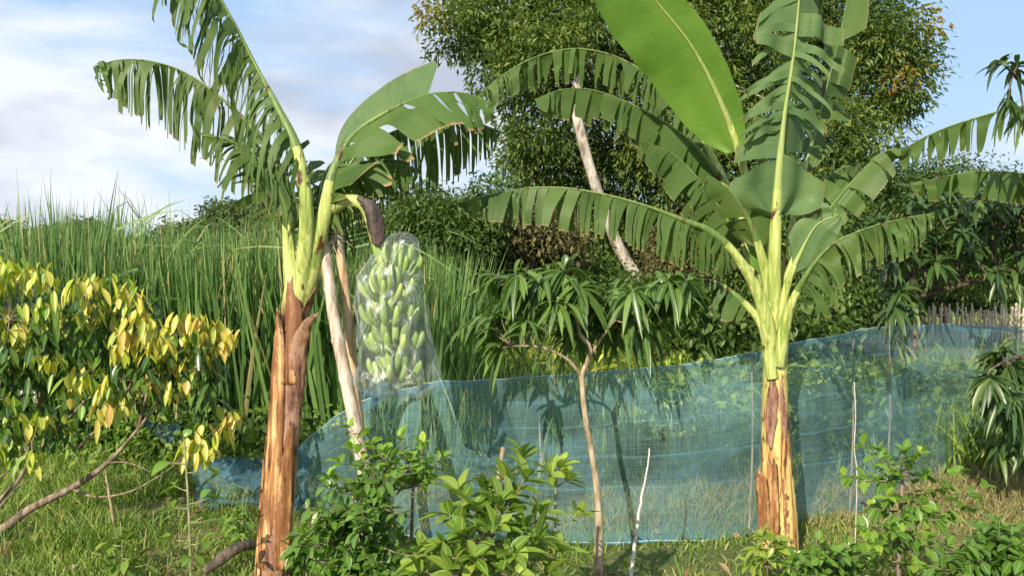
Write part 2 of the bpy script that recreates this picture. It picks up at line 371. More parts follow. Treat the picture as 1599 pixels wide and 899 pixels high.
M['mango_shaded'] = leafmat('shaded_mango_leaf', [(0, (.022, .055, .015)), (.6, (.05, .11, .025)), (1, (.12, .18, .04))], .2, .36, rib=(.12, .16, .05), spec=.5)  # mango leaf with shade painted into its colour, plus the darker leaf backs
M['yellow'] = leafmat('young_yellow_leaf', [(0, (.13, .27, .025)), (.35, (.38, .46, .045)), (.7, (.58, .50, .09)), (1, (.60, .38, .10))], .3, .38, rib=(.62, .60, .2), spec=.4, tcol=1.2, mottled=.12)
M['green'] = leafmat('glossy_green_leaf', [(0, (.02, .06, .012)), (.5, (.05, .12, .02)), (1, (.12, .22, .03))], .2, .25, rib=(.16, .25, .06), spec=.6)
M['citrus'] = leafmat('citrus_leaf', [(0, (.04, .10, .016)), (.5, (.10, .21, .03)), (.85, (.20, .34, .04)), (1, (.40, .50, .06))], .28, .32, rib=(.2, .3, .07), spec=.5)
M['jack'] = leafmat('broad_shrub_leaf', [(0, (.06, .13, .02)), (.5, (.13, .23, .03)), (1, (.34, .42, .06))], .28, .3, rib=(.30, .38, .10), spec=.5)
M['reed'] = leafmat('reed_blade', [(0, (.045, .11, .028)), (.5, (.105, .20, .052)), (.86, (.20, .31, .10)), (.95, (.36, .34, .14)), (1, (.44, .36, .19))], .25, .42)
M['grass'] = leafmat('grass_blade', [(0, (.08, .15, .025)), (.5, (.16, .26, .04)), (.85, (.26, .34, .07)), (1, (.42, .38, .15))], .25, .55)
M['grass_dry'] = leafmat('dry_grass_blade', [(0, (.14, .15, .05)), (.5, (.26, .23, .10)), (1, (.42, .35, .18))], .2, .6)
M['weed'] = leafmat('weed_leaf', [(0, (.07, .14, .025)), (.5, (.15, .25, .04)), (1, (.30, .38, .07))], .28, .45)
M['fern'] = leafmat('yellow_green_frond', [(0, (.12, .19, .03)), (.5, (.26, .33, .04)), (1, (.44, .46, .06))], .3, .45)

# ground
def ground_mat():
    m, t = newmat('soil_and_turf'); lk = t.links.new
    geo = nd(t, 'ShaderNodeNewGeometry')
    n1 = nd(t, 'ShaderNodeTexNoise'); n1.inputs['Scale'].default_value = .55; n1.inputs['Detail'].default_value = 6; lk(geo.outputs['Position'], n1.inputs['Vector'])
    n2 = nd(t, 'ShaderNodeTexNoise'); n2.inputs['Scale'].default_value = 30; n2.inputs['Detail'].default_value = 8; lk(geo.outputs['Position'], n2.inputs['Vector'])
    rp1 = ramp(t, [(.42, (.085, .12, .03)), (.60, (.18, .17, .07))]); lk(n1.outputs['Fac'], rp1.inputs[0])
    rp2 = ramp(t, [(.3, (.55, .55, .5)), (.7, (1.35, 1.3, 1.2))]); lk(n2.outputs['Fac'], rp2.inputs[0])
    mu = nd(t, 'ShaderNodeVectorMath', operation='MULTIPLY'); lk(rp1.outputs[0], mu.inputs[0]); lk(rp2.outputs[0], mu.inputs[1])
    pb = nd(t, 'ShaderNodeBsdfPrincipled'); pb.inputs['Roughness'].default_value = .95; lk(mu.outputs[0], pb.inputs['Base Color'])
    bp = nd(t, 'ShaderNodeBump'); bp.inputs['Strength'].default_value = .8; bp.inputs['Distance'].default_value = .03
    lk(n2.outputs['Fac'], bp.inputs['Height']); lk(bp.outputs[0], pb.inputs['Normal'])
    o = nd(t, 'ShaderNodeOutputMaterial'); lk(pb.outputs[0], o.inputs[0]); return m
M['ground'] = ground_mat()

def hgt(x, y):
    x = np.asarray(x, float); y = np.asarray(y, float)
    h = .03 * np.sin(x * 1.7 + 1.2 * np.sin(y * .9)) * np.cos(y * 1.3)
    h += .16 * np.exp(-((x - 3.6) ** 2 / .9 + (y - 5.3) ** 2 / .5))        # low dry hump at the right
    return h
# the ground: fine near, coarse far
ax = np.r_[np.linspace(-400, -14, 12), np.linspace(-13, 13, 131), np.linspace(14, 400, 12)]
ay = np.r_[np.linspace(-60, -2, 6), np.linspace(-1.5, 16, 100), np.linspace(17, 700, 16)]
X, Y = np.meshgrid(ax, ay, indexing='ij')
near = (np.abs(X) < 13.5) & (Y < 16.5) & (Y > -2)
Z = np.where(near, hgt(X, Y), 0)
nx, ny = X.shape
i, j = np.meshgrid(np.arange(nx - 1), np.arange(ny - 1), indexing='ij'); q = (i * ny + j).ravel()
g = MB(); g.add(np.stack([X, Y, Z], -1).reshape(-1, 3), np.stack([q, q + ny, q + ny + 1, q + 1], 1), np.stack([X.ravel(), Y.ravel()], 1))
tag(g.build('ground', M['ground']), None, None, kind='structure')

# ------------------------------------------------------------------ foliage helpers
def rand_unit(n):
    return unit(RNG.normal(size=(n, 3)))
def bezier(a, b, c, n):
    t = np.linspace(0, 1, n)[:, None]
    return (1 - t) ** 2 * a + 2 * (1 - t) * t * b + t * t * c
def cluster_leaves(mb, centers, per, rad, L_, W_, droop=.2, outward=None, seg=1, fold=.15, rshift=0.0, flat=.75):
    n = len(centers) * per
    c = np.repeat(centers, per, axis=0)
    off = np.clip(RNG.normal(size=(n, 3)), -1.5, 1.5) * rad * .5 * np.array((1, 1, flat))
    d = unit(unit(off) * .7 + RNG.normal(size=(n, 3)) * .5 + np.array((0, 0, -.25)))
    nr = unit(RNG.normal(size=(n, 3)) * .6 + np.array((0, 0, 1.)) + unit(off) * .3)
    crnd = np.repeat(RNG.random(len(centers)), per)
    rnd = np.clip(.62 * crnd + .38 * RNG.random(n) + rshift, 0, 1)
    mb.leaves(c + off, d, nr, L_ * RNG.uniform(.7, 1.25, n), W_ * RNG.uniform(.8, 1.2, n), droop, fold, seg, rnd)
def blob_centers(blobs, n, shell=.5):
    vol = np.array([b[3] * b[4] * b[5] for b in blobs]) ** .75; vol = vol / vol.sum()
    o = []
    for b, k in zip(blobs, vol):
        m = max(2, int(n * k))
        r = (shell + (1 - shell) * RNG.random(m)) * RNG.uniform(.85, 1.05, m)
        o.append(np.array(b[:3]) + rand_unit(m) * r[:, None] * np.array(b[3:6]))
    return np.concatenate(o)
def tree(name, label, cat, trunk, tr, blobs, ncl, per, crad, L_, W_, fol, bark, group=None, seg=1, shell=.45, twigs=True, extra=None, sides=8):
    """trunk: world points; blobs: (x, y, z, rx, ry, rz) lobes of the crown"""
    base = np.array(trunk[0]); root = thing(name, label, cat, base, group)
    tp = catmull(trunk, 24); tb = MB(); tb.tube(tp, tr, sides)
    brs = MB(); cen = blob_centers(blobs, ncl, shell)
    top = tp[int(len(tp) * .6):]
    for b in blobs:
        c = np.array(b[:3]); s = top[np.argmin(np.linalg.norm(top - c, axis=1) + .2 * RNG.random(len(top)))]
        mid = (s + c) / 2 + np.array((0, 0, .15 * np.linalg.norm(c - s)))
        r0 = min(tr) * .55
        brs.tube(bezier(s, mid, c, 8), [r0, r0 * .4], 6)
        if twigs:
            near_ = cen[np.linalg.norm((cen - c) / np.array(b[3:6]), axis=1) < 1.2]
            for e in near_[:10 if len(blobs) > 6 else 16]:
                m2 = (c + e) / 2 + RNG.normal(size=3) * .08 * np.linalg.norm(e - c)
                brs.tube(bezier(c, m2, e, 5), [r0 * .35, r0 * .1], 4, cap=False)
    tb.build('trunk', bark, root); brs.build('branches', bark, root)
    fb = MB(); cluster_leaves(fb, cen, per, crad, L_, W_, seg=seg)
    if extra: extra(fb)
    fb.build('crown', fol, root, smooth=False)
    return root
def rosette(mb, tip, axis, n, L_, W_, droop=.45, spread=1.1, rl=(0, 1), seg=5, fold=.18, back=.25, prof=None):
    axis = unit(np.asarray(axis, float)); th = RNG.random() * 6.28 + np.arange(n) * 2.4
    a = np.cross(axis, (0.1, .3, 1)); a = unit(a); b = np.cross(axis, a)
    sp_ = spread * RNG.uniform(.45, 1.1, n)
    d = np.cos(sp_)[:, None] * axis + np.sin(sp_)[:, None] * (np.cos(th)[:, None] * a + np.sin(th)[:, None] * b)
    d = unit(d + np.array((0, 0, -.15)))
    pos = tip - axis * (back * L_ * RNG.random(n))[:, None]
    nr = unit(np.array((0, 0, 1.)) + .5 * axis + RNG.normal(size=(n, 3)) * .25)
    mb.leaves(pos, d, nr, L_ * RNG.uniform(.65, 1.15, n), W_ * RNG.uniform(.8, 1.15, n), droop * RNG.uniform(.5, 1.3, n), fold, seg,
              RNG.uniform(rl[0], rl[1], n), prof, RNG.normal(size=n) * .08)
def alongtwig(mb, pts, n, L_, W_, droop=.3, t0=.25, seg=4, rl=(0, 1), fold=.2, prof=None, hang=0.0, tipup=.5):
    T = tangents(pts); N = len(pts)
    k = np.clip(((t0 + (1 - t0) * (np.arange(n) + .5) / n) * (N - 1)).astype(int), 0, N - 1)
    sgn = np.where(np.arange(n) % 2, 1, -1)
    tt = T[k]; side = unit(np.cross(tt, RNG.normal(size=3) * .5 + np.array((0, 0, 1.))))
    ang = RNG.normal(size=n) * .5
    up = unit(np.cross(side, tt))
    d = side * (sgn * np.cos(ang))[:, None] + up * np.sin(ang)[:, None] + tt * tipup
    d = unit(d + np.array((0, 0, -hang)))
    nr = unit(np.array((0, 0, 1.)) + RNG.normal(size=(n, 3)) * .35)
    age = (k / (N - 1))                              # younger, lighter leaves towards the tip
    rnd = np.clip(rl[0] + (rl[1] - rl[0]) * (.5 * age + .5 * RNG.random(n)), 0, 1)
    mb.leaves(pts[k], d, nr, L_ * RNG.uniform(.6, 1.15, n), W_ * RNG.uniform(.8, 1.15, n), droop * RNG.uniform(.4, 1.4, n), fold, seg, rnd, prof, RNG.normal(size=n) * .06)
def branch_to(mb, trunk, tip, r0, lift=.15, n=10, low=0.0, high=1.0):
    """a curved shoot from the fitting point of the trunk to the tip"""
    seg_ = trunk[int(len(trunk) * low):max(int(len(trunk) * high), int(len(trunk) * low) + 1)]
    dd = np.linalg.norm(seg_ - tip, axis=1) + np.where(seg_[:, 2] > tip[2] - .02, .5 * (seg_[:, 2] - tip[2] + .02), 0)
    s = seg_[np.argmin(dd)]
    mid = s * .45 + tip * .55 + np.array((0, 0, -lift * np.linalg.norm(tip - s))) + RNG.normal(size=3) * .04 * np.linalg.norm(tip - s)
    p = bezier(s, mid, np.asarray(tip), n)
    mb.tube(p, [r0, r0 * .35], 6)
    return p

# ------------------------------------------------------------------ banana leaves
def banana_leaf(root, ctrl, width, s0=.3, face=(0, 0, 1), droop=(.5, .5), grav=(2.0, 2.0), strips=(14, 14), gap=.12, jit=.18,
                mat='blade', rad=(.035, .009), sweep=.35, missing=0.0, taper=.35, rag=.25, wfun=None, sides=(1, -1), lenvar=.15, cup=0.0, name='leaf', cutlist=None):
    NP = 121
    sp_ = catmull(ctrl, NP); T = tangents(sp_); tot = np.linalg.norm(np.diff(sp_, axis=0), axis=1).sum()
    fc = np.asarray(face, float); S = unit(np.cross(T, fc)); Nn = unit(np.cross(S, T))
    g = np.array((0, 0, -1.))
    mb = MB()
    def wat(s):                                  # blade outline along the midrib, s in 0..1
        if wfun is not None: return wfun(s)
        return np.clip(np.minimum(1, (s / .12 + .03)) ** .7, 0, 1) * np.clip(1 - (np.clip((s - .55) / .45, 0, 1)) ** 2.4, 0, 1) ** .55 * (1 - .1 * s)
    K = 9
    for si, sgn in enumerate((1, -1)):
        wd = width if np.isscalar(width) else width[si]
        if sgn not in sides: continue
        ns = strips[si]
        if ns > 1:                               # a few wide panels among many narrow ribbons
            wd_ = RNG.gamma(1.6, 1.0, ns) + .25; cuts = np.r_[0, np.cumsum(wd_) / wd_.sum()]
        else: cuts = np.array((0, 1.))
        if cutlist is not None: cuts = np.array(cutlist[si]); ns = len(cuts) - 1
        for j in range(ns):
            if ns > 1 and RNG.random() < missing: continue
            a, b = cuts[j], cuts[j + 1]
            nc = max(3, int((b - a) * 60)) if ns > 1 else 60
            u = np.linspace(a, b, nc)
            s = s0 + u * (1 - s0)
            idx = s * (NP - 1); i0 = np.clip(idx.astype(int), 0, NP - 2); fr = (idx - i0)[:, None]
            base = sp_[i0] * (1 - fr) + sp_[i0 + 1] * fr
            t_ = T[i0] * (1 - fr) + T[i0 + 1] * fr; s_ = S[i0] * (1 - fr) + S[i0 + 1] * fr; n_ = Nn[i0] * (1 - fr) + Nn[i0 + 1] * fr
            lowf = mnoise.noise(Vector((a * 5.0, si * 3.1, tot * 7 + s0 * 9))) * 2.2 * jit
            ja = (RNG.normal() * jit + lowf) if ns > 1 else 0; jt = RNG.normal() * jit * .8 if ns > 1 else 0; lv = 1 - lenvar * RNG.random() if ns > 1 else 1
            jg = RNG.uniform(.6, 1.5) * np.clip(.045 / (b - a), .75, 1.9 if cutlist is None else 3.5) if ns > 1 else 1
            al = droop[si] + ja
            d = s_ * sgn * math.cos(al) - n_ * math.sin(al) + t_ * (sweep + jt)
            d = unit(d)
            W = (width if np.isscalar(width) else width[si]) * wat(u) * lv
            cur = base.copy(); rows = [cur.copy()]
            ph = RNG.random() * 6; rip = RNG.normal() * .05
            for k in range(1, K + 1):
                d = unit(d + (g * grav[si] * jg * wd / K)[None] + n_ * cup / K)
                cur = cur + d * (W / K)[:, None]
                rows.append(cur + n_ * (rip * wd * math.sin(ph + k * .9)))
            rows = np.array(rows)                       # K+1, nc, 3
            if ns > 1:
                cc = rows[:, nc // 2][:, None]; kk = (np.linspace(0, 1, K + 1) ** 1.5)[:, None, None]
                tp_ = taper * RNG.uniform(.3, 1.6)
                rows = rows + (cc - rows) * np.clip(kk * tp_ + gap * (kk > 0), 0, .93)
                # ragged outer end
                rg = 1 - rag * RNG.random((nc)) * .5
                rows[-1] = rows[-2] + (rows[-1] - rows[-2]) * rg[:, None]
            ii, jj = np.meshgrid(np.arange(K), np.arange(nc - 1), indexing='ij'); q = (ii * nc + jj).ravel()
            f = np.stack([q, q + 1, q + nc + 1, q + nc], 1)
            if sgn < 0: f = f[:, ::-1]
            uv = np.stack([np.tile(u * tot * (1 - s0), K + 1), np.repeat(np.linspace(0, 1, K + 1), nc)], 1)
            mb.add(rows.reshape(-1, 3), f, uv, RNG.random())
    lf = mb.build(name, M[mat], root)
    rb = MB(); n0 = max(3, int(NP * (s0 + .05)))
    # petiole and midrib are one tapering rod, a little proud of the blade
    rr = np.interp(np.linspace(0, 1, 60), [0, .08, s0, min(.99, s0 + .25), 1], [rad[0], rad[0], rad[0] * .55, rad[1], .003])
    i1 = int(NP * (s0 + .06)); r_all = np.interp(np.linspace(0, 1, NP), [0, .08, s0, min(.99, s0 + .25), 1], [rad[0], rad[0], rad[0] * .68, rad[1] * .75, .002])
    rb.tube(sp_[:i1 + 1], r_all[:i1 + 1], 20, flat=.8, flatdir=(1, .1, 0), lobes=.16, nl=2, twist=.25); rb.build('petiole', M['petiole'], lf)
    rb = MB(); rb.tube(sp_[i1:], r_all[i1:], 8, flat=.8, flatdir=(1, .1, 0)); rb.build('midrib', M['rib_pale'] if mat in ('blade_bright', 'blade_grey') else M['midrib'], lf)
    return lf
def stem(root, pts, rad, mat, nl=3):
    mb = MB(); p = catmull(pts, 70)
    mb.tube(p, rad, 40, lobes=.16, nl=nl, twist=1.1)
    return mb.build('pseudostem', M[mat], root)
def sheath_flap(root, pts, width, mat, out, curl=.6, label=None):
    """a dry leaf sheath: a cupped ribbon with a ragged top"""
    p = catmull(pts, 26); T = tangents(p); o = unit(np.asarray(out, float)); S = unit(np.cross(T, o)); mb = MB(); nc = 9
    rows = []
    for i in range(26):
        w_ = np.interp(i / 25, np.linspace(0, 1, len(width)), width) * (1 + .06 * mnoise.noise(Vector((i * .7, p[0][0] * 9, 1))) + .02 * RNG.normal())
        a = np.linspace(-1, 1, nc); c = (1 - np.cos(a * 1.2)) * curl * w_
        rows.append(p[i] + S[i] * (a * w_)[:, None] - o * c[:, None] + RNG.normal(size=(nc, 3)) * .0012)
    rows = np.array(rows); rows[-1] += T[-1] * RNG.uniform(-.03, .03, nc)[:, None]
    ii, jj = np.meshgrid(np.arange(25), np.arange(nc - 1), indexing='ij'); q = (ii * nc + jj).ravel()
    mb.add(rows.reshape(-1, 3), np.stack([q, q + 1, q + nc + 1, q + nc], 1))
    ob = mb.build('dry_sheath', M[mat], root)
    md = ob.modifiers.new('thickness', 'SOLIDIFY'); md.thickness = .003
    if label: ob['label'] = label
    return ob

# ---- left banana plant, with the bunch
DL = 3.9
lb = thing('banana_plant', 'banana plant with rusty brown trunk and torn leaves, carrying the bagged bunch', 'banana plant', G(428, DL))
def Q(l, d=DL):
    return [P(a[0], a[1], a[2] if len(a) > 2 else d) for a in l]
stem(lb, Q([(424, 925), (430, 840), (437, 740), (444, 640), (452, 550), (458, 500), (464, 440), (472, 395)]), [.086, .084, .08, .078, .076, .068, .06, .048], 'stem_left')
# overlapping dry sheaths round the trunk
sheath_flap(lb, Q([(412, 890, 3.80), (420, 780, 3.80), (428, 680, 3.81), (432, 600, 3.81), (436, 480, 3.80)]), [.05, .05, .045, .04, .012], 'sheath_orange', (-.35, -1, 0), .35, 'orange sheath strip up the left of the trunk')
sheath_flap(lb, Q([(448, 600, 3.80), (452, 530, 3.80), (458, 490, 3.80), (455, 435, 3.80)]), [.05, .05, .045, .02], 'sheath_orange', (.0, -1, 0), .5, 'orange torn sheath below the green stalks')
sheath_flap(lb, Q([(452, 700, 3.81), (458, 620, 3.81), (465, 560, 3.80), (478, 510, 3.76), (494, 492, 3.70)]), [.04, .045, .05, .04, .008], 'sheath', (.3, -1, 0), .5)
sheath_flap(lb, Q([(462, 560, 3.85), (474, 500, 3.84), (486, 470, 3.8), (494, 450, 3.76)]), [.03, .035, .025, .006], 'sheath', (.8, -.6, 0), .5)
sheath_flap(lb, Q([(440, 560, 3.82), (436, 510, 3.8), (432, 485, 3.78)]), [.02, .025, .012], 'sheath', (-.8, -.6, 0), .5)
sheath_flap(lb, Q([(440, 890, 3.79), (443, 800, 3.79), (449, 720, 3.795), (455, 660, 3.80)]), [.032, .036, .03, .012], 'sheath_orange', (.25, -1, 0), .3)
sheath_flap(lb, Q([(421, 912, 3.79), (425, 850, 3.79), (430, 800, 3.80)]), [.06, .058, .045], 'sheath', (-.1, -1, 0), .45, 'dark dried sheath round the foot of the trunk')

# petioles start inside the trunk so that the crown shows overlapping stalks
banana_leaf(lb, Q([(462, 500, 3.88), (476, 400, 3.78), (478, 320, 3.72), (464, 235, 3.72), (432, 165, 3.76), (398, 100, 3.84), (362, 30, 3.82), (325, -30, 3.8), (270, -75, 3.8), (215, -90, 3.8)]),
            .50, .33, face=(.75, -.35, .55), droop=(.9, .35), grav=(8, 9), strips=(54, 60), gap=.12, jit=.30, taper=.5, rad=(.045, .012), mat='blade', missing=.05)
banana_leaf(lb, Q([(458, 500, 3.92), (452, 400, 3.98), (446, 320, 4.02), (425, 240, 4.05), (380, 185, 4.08), (335, 145, 4.1), (285, 112, 4.1), (235, 96, 4.1), (185, 94, 4.1), (146, 106, 4.1)]),
            .42, .36, face=(.1, -.5, .85), droop=(.9, .8), grav=(9, 8), strips=(46, 44), gap=.12, jit=.34, taper=.5, rad=(.038, .008), missing=.08)
banana_leaf(lb, Q([(458, 480, 3.88), (450, 400, 3.88), (444, 330, 3.88), (428, 275, 3.86), (396, 242, 3.84), (355, 218, 3.82), (315, 212, 3.8)]),
            .26, .36, face=(.1, -.6, .8), droop=(.3, .7), grav=(3, 5), strips=(16, 18), gap=.18, jit=.38, taper=.5, rad=(.03, .007), sweep=.8, missing=.06)
banana_leaf(lb, Q([(460, 470, 3.86), (456, 390, 3.80), (444, 320, 3.78), (420, 272, 3.78), (388, 262, 3.78)]),
            .075, .45, face=(-.3, -.7, .5), droop=(.1, .3), grav=(1, 1.5), strips=(1, 1), rad=(.018, .005), mat='blade', sweep=.5)
banana_leaf(lb, Q([(468, 470, 3.96), (470, 380, 4.1), (455, 320, 4.2), (425, 288, 4.3), (395, 290, 4.4)]),
            .18, .40, face=(0, -.3, .9), droop=(.8, .8), grav=(5, 5), strips=(9, 9), gap=.1, jit=.25, rad=(.02, .006), mat='blade')
# right hand leaves
banana_leaf(lb, Q([(468, 490, 3.88), (490, 400, 3.80), (508, 330, 3.76), (520, 270, 3.76), (548, 215, 3.80), (600, 178, 3.84), (660, 150, 3.88), (720, 145, 3.92), (772, 162, 3.95)]),
            .36, .34, face=(-.25, -.62, .75), droop=(.15, -.45), grav=(2.2, .8), strips=(15, 1), gap=.015, jit=.07, taper=.06, lenvar=.12, rad=(.050, .010), mat='blade_edge', sweep=.6, sides=(1,))
banana_leaf(lb, Q([(506, 330, 3.80), (520, 270, 3.80), (548, 213, 3.84), (600, 176, 3.88), (668, 150, 3.92)]),
            .24, .30, face=(-.25, -.9, .35), droop=(.2, -.05), grav=(.6, .2), strips=(1, 1), rad=(.012, .006), mat='blade_grey', sweep=.75, sides=(-1,),
            wfun=lambda s: np.interp(s, [0, .15, .4, .75, .93, 1], [.10, .30, .60, .95, 1.0, .80]))
banana_leaf(lb, Q([(470, 480, 3.94), (500, 385, 4.0), (520, 310, 4.04), (555, 245, 4.06), (610, 208, 4.08), (670, 192, 4.08), (735, 190, 4.08), (780, 205, 4.08)]),
            .42, .24, face=(0, -.35, .95), droop=(.95, .7), grav=(9, 8), strips=(56, 44), gap=.18, jit=.3, taper=.55, rad=(.038, .009), missing=.04, mat='blade')
banana_leaf(lb, Q([(466, 460, 3.9), (492, 370, 3.98), (506, 300, 4.0), (540, 262, 4.0), (590, 250, 4.0), (640, 252, 4.0)]),
            .26, .34, face=(0, -.3, .95), droop=(.9, .6), grav=(7, 7), strips=(20, 18), gap=.1, jit=.2, rad=(.026, .007), mat='blade')
banana_leaf(lb, Q([(466, 450, 3.95), (484, 360, 4.1), (490, 290, 4.2), (484, 250, 4.3)]),
            .12, .5, face=(0, -1, .2), droop=(.2, .2), grav=(1, 1), strips=(4, 4), rad=(.02, .006), mat='blade')

banana_leaf(lb, Q([(468, 480, 3.86), (494, 380, 3.84), (514, 308, 3.80), (548, 272, 3.79), (600, 256, 3.8), (655, 264, 3.82)]),
            .20, .36, face=(0, -.2, 1), droop=(1.0, .9), grav=(9, 9), strips=(24, 22), gap=.14, jit=.3, taper=.5, rad=(.024, .007), mat='blade')
banana_leaf(lb, Q([(468, 480, 3.92), (488, 380, 3.96), (500, 320, 4.0), (505, 275, 4.1), (530, 245, 4.2), (570, 235, 4.3)]),
            .20, .40, face=(0, -.2, 1), droop=(.9, .9), grav=(8, 8), strips=(14, 14), gap=.1, jit=.3, taper=.4, rad=(.022, .007), mat='blade')
# fruit stalk and bananas
DB = 3.72
stk = catmull([P(484, 400, 3.86), P(505, 345, 3.80), P(535, 316, 3.76), P(566, 318, 3.73), P(582, 345, DB), P(592, 385, DB), P(604, 430, DB), P(612, 500, DB), P(618, 580, DB)], 60)
fs = MB(); fs.tube(stk, [.03, .030, .032, .030, .036, .034, .024, .022, .019, .016], 14)
M['stalk'] = stem_mat('fruit_stalk', 1.62, 1.66, [(.3, (.20, .32, .07)), (.7, (.34, .45, .11))], [(.35, (.24, .30, .08)), (.6, (.42, .46, .16))], .05)
fst = fs.build('fruit_stalk', M['stalk'], lb)
# dark bract collar hanging round the stalk
sheath_flap(lb, [P(558, 308, 3.69), P(578, 324, 3.665), P(587, 352, 3.665), P(591, 382, 3.67)], [.010, .034, .040, .026], 'bract', (.1, -1, 0), .5)
def banana_mesh():
    mb = MB(); t = np.linspace(0, 1, 12); L_ = .135
    ang = t * 1.3
    p = np.stack([np.sin(ang) * L_ / 1.25 * 1.0, np.zeros(12), (1 - np.cos(ang)) * L_ / 1.25], 1)
    mb.tube(p, [.007, .010, .0155, .0170, .0172, .0165, .0145, .007], 9)
    return mb
M['banana'] = leafmat('unripe_banana', [(0, (.20, .31, .07)), (.5, (.31, .42, .11)), (1, (.42, .50, .17))], .06, .4, spec=.4, mottled=.12)
bm_ = [ ]
for k in range(4):
    b = banana_mesh(); b.r = [np.full(len(x), (k + .5) / 4) for x in b.r]
    bm_.append(b)
first = []
hands = [(412, 622, 12, .80), (450, 606, 18, .92), (492, 609, 20, .98), (534, 614, 20, .98), (574, 619, 20, .94)]
cnt = 0
for (hy, hx, nf, sc) in hands:
    c = P(hx, hy, DB)
    for k in range(nf):
        th = R(-175 + 175 * 2 * (k + .5) / nf) + RNG.normal() * .05 + (hy % 7) * .3
        row = k % 2
        if len(first) < 4:
            o = bm_[len(first)].build('banana', M['banana'], None); first.append(o)
        else:
            o = first[RNG.integers(4)].copy(); COL.objects.link(o)
        o.parent = fst
        elev = .62 + .42 * row + RNG.normal() * .1
        scl = sc * RNG.uniform(.92, 1.06)
        mat_ = Matrix.Rotation(th, 4, 'Z') @ Matrix.Rotation(-elev + .35, 4, 'Y') @ Matrix.Scale(scl, 4)
        pos = c + np.array((math.cos(th) * (.034 + .016 * (1 - row)), math.sin(th) * (.034 + .016 * (1 - row)), -.012 - .040 * (1 - row))) - ORG[lb.name]
        o.matrix_local = Matrix.Translation(Vector(pos)) @ mat_
        cnt += 1

# ---- clear plastic bag round the bunch
def bag_mat():
    m, t = newmat('clear_plastic'); lk = t.links.new
    geo = nd(t, 'ShaderNodeNewGeometry'); mpp = nd(t, 'ShaderNodeMapping'); mpp.inputs['Scale'].default_value = (16, 16, 7); mpp.inputs['Rotation'].default_value = (.2, .5, 0)
    lk(geo.outputs['Position'], mpp.inputs[0])
    n = nd(t, 'ShaderNodeTexNoise'); n.inputs['Scale'].default_value = 1; n.inputs['Detail'].default_value = 4; n.inputs['Distortion'].default_value = 1.2; lk(mpp.outputs[0], n.inputs['Vector'])
    bp = nd(t, 'ShaderNodeBump'); bp.inputs['Strength'].default_value = .9; bp.inputs['Distance'].default_value = .02; lk(n.outputs['Fac'], bp.inputs['Height'])
    gl = nd(t, 'ShaderNodeBsdfGlossy'); gl.inputs['Roughness'].default_value = .30; lk(bp.outputs[0], gl.inputs['Normal'])
    df = nd(t, 'ShaderNodeBsdfDiffuse'); df.inputs['Color'].default_value = (.72, .78, .80, 1); lk(bp.outputs[0], df.inputs['Normal'])
    tl = nd(t, 'ShaderNodeBsdfTranslucent'); tl.inputs['Color'].default_value = (.72, .78, .80, 1)
    a = nd(t, 'ShaderNodeMixShader'); a.inputs[0].default_value = .5; lk(df.outputs[0], a.inputs[1]); lk(tl.outputs[0], a.inputs[2])
    b = nd(t, 'ShaderNodeMixShader'); b.inputs[0].default_value = .25; lk(a.outputs[0], b.inputs[1]); lk(gl.outputs[0], b.inputs[2])
    tp = nd(t, 'ShaderNodeBsdfTransparent'); tp.inputs['Color'].default_value = (.97, .99, 1, 1)
    rp = ramp(t, [(.38, (.09,) * 3), (.56, (.16,) * 3), (.70, (.60,) * 3)]); lk(n.outputs['Fac'], rp.inputs[0])
    fr = nd(t, 'ShaderNodeLayerWeight'); fr.inputs['Blend'].default_value = .28
    mxv = nd(t, 'ShaderNodeMath', operation='MAXIMUM'); lk(rp.outputs[0], mxv.inputs[0])
    sc_ = nd(t, 'ShaderNodeMath', operation='MULTIPLY'); lk(fr.outputs['Facing'], sc_.inputs[0]); sc_.inputs[1].default_value = .45; lk(sc_.outputs[0], mxv.inputs[1])
    c = nd(t, 'ShaderNodeMixShader'); lk(mxv.outputs[0], c.inputs[0]); lk(tp.outputs[0], c.inputs[1]); lk(b.outputs[0], c.inputs[2])
    o = nd(t, 'ShaderNodeOutputMaterial'); lk(c.outputs[0], o.inputs[0]); return m
M['bag'] = bag_mat()
prof = [(362, 630, 5), (366, 629, 15), (374, 627, 27), (392, 622, 34), (412, 612, 42), (432, 606, 50), (470, 609, 54), (510, 614, 56), (550, 619, 58), (575, 621, 62), (592, 618, 70), (602, 616, 64), (612, 622, 40), (622, 632, 20)]
ys = np.linspace(362, 622, 60); bx_ = np.interp(ys, [p[0] for p in prof], [p[1] for p in prof]); bw = np.interp(ys, [p[0] for p in prof], [p[2] for p in prof])
nb = 72; th = np.linspace(0, 2 * math.pi, nb, endpoint=False); vs = []
for y_, cx_, w_ in zip(ys, bx_, bw):
    c = P(cx_, y_, DB); r_ = w_ / F * DB
    for t_ in th:
        n_ = mnoise.noise(Vector((math.cos(t_) * 2.2, math.sin(t_) * 2.2, y_ * .02))) * .14 + mnoise.noise(Vector((math.cos(t_) * 6, math.sin(t_) * 6, y_ * .05))) * .09
        n_ += .14 * math.sin(t_ * 9 + y_ * .03) * max(0, (y_ - 565) / 57) + .05 * math.sin(t_ * 23 + 2) * max(0, (y_ - 580) / 42)
        rr_ = r_ * (1 + n_)
        vs.append(c + np.array((math.cos(t_) * rr_, math.sin(t_) * rr_ * .8, .02 * math.sin(t_ * 3) * max(0, (y_ - 600) / 20))))
ii, jj = np.meshgrid(np.arange(59), np.arange(nb), indexing='ij'); q = (ii * nb + jj).ravel(); q2 = (ii * nb + (jj + 1) % nb).ravel()
bagm = MB(); bagm.add(np.array(vs), np.stack([q, q + nb, q2 + nb, q2], 1))
bag = bagm.build('plastic_bag', M['bag'], None, loc=P(618, 620, DB))
tag(bag, 'clear crinkled plastic bag pulled over the green banana bunch', 'plastic bag')

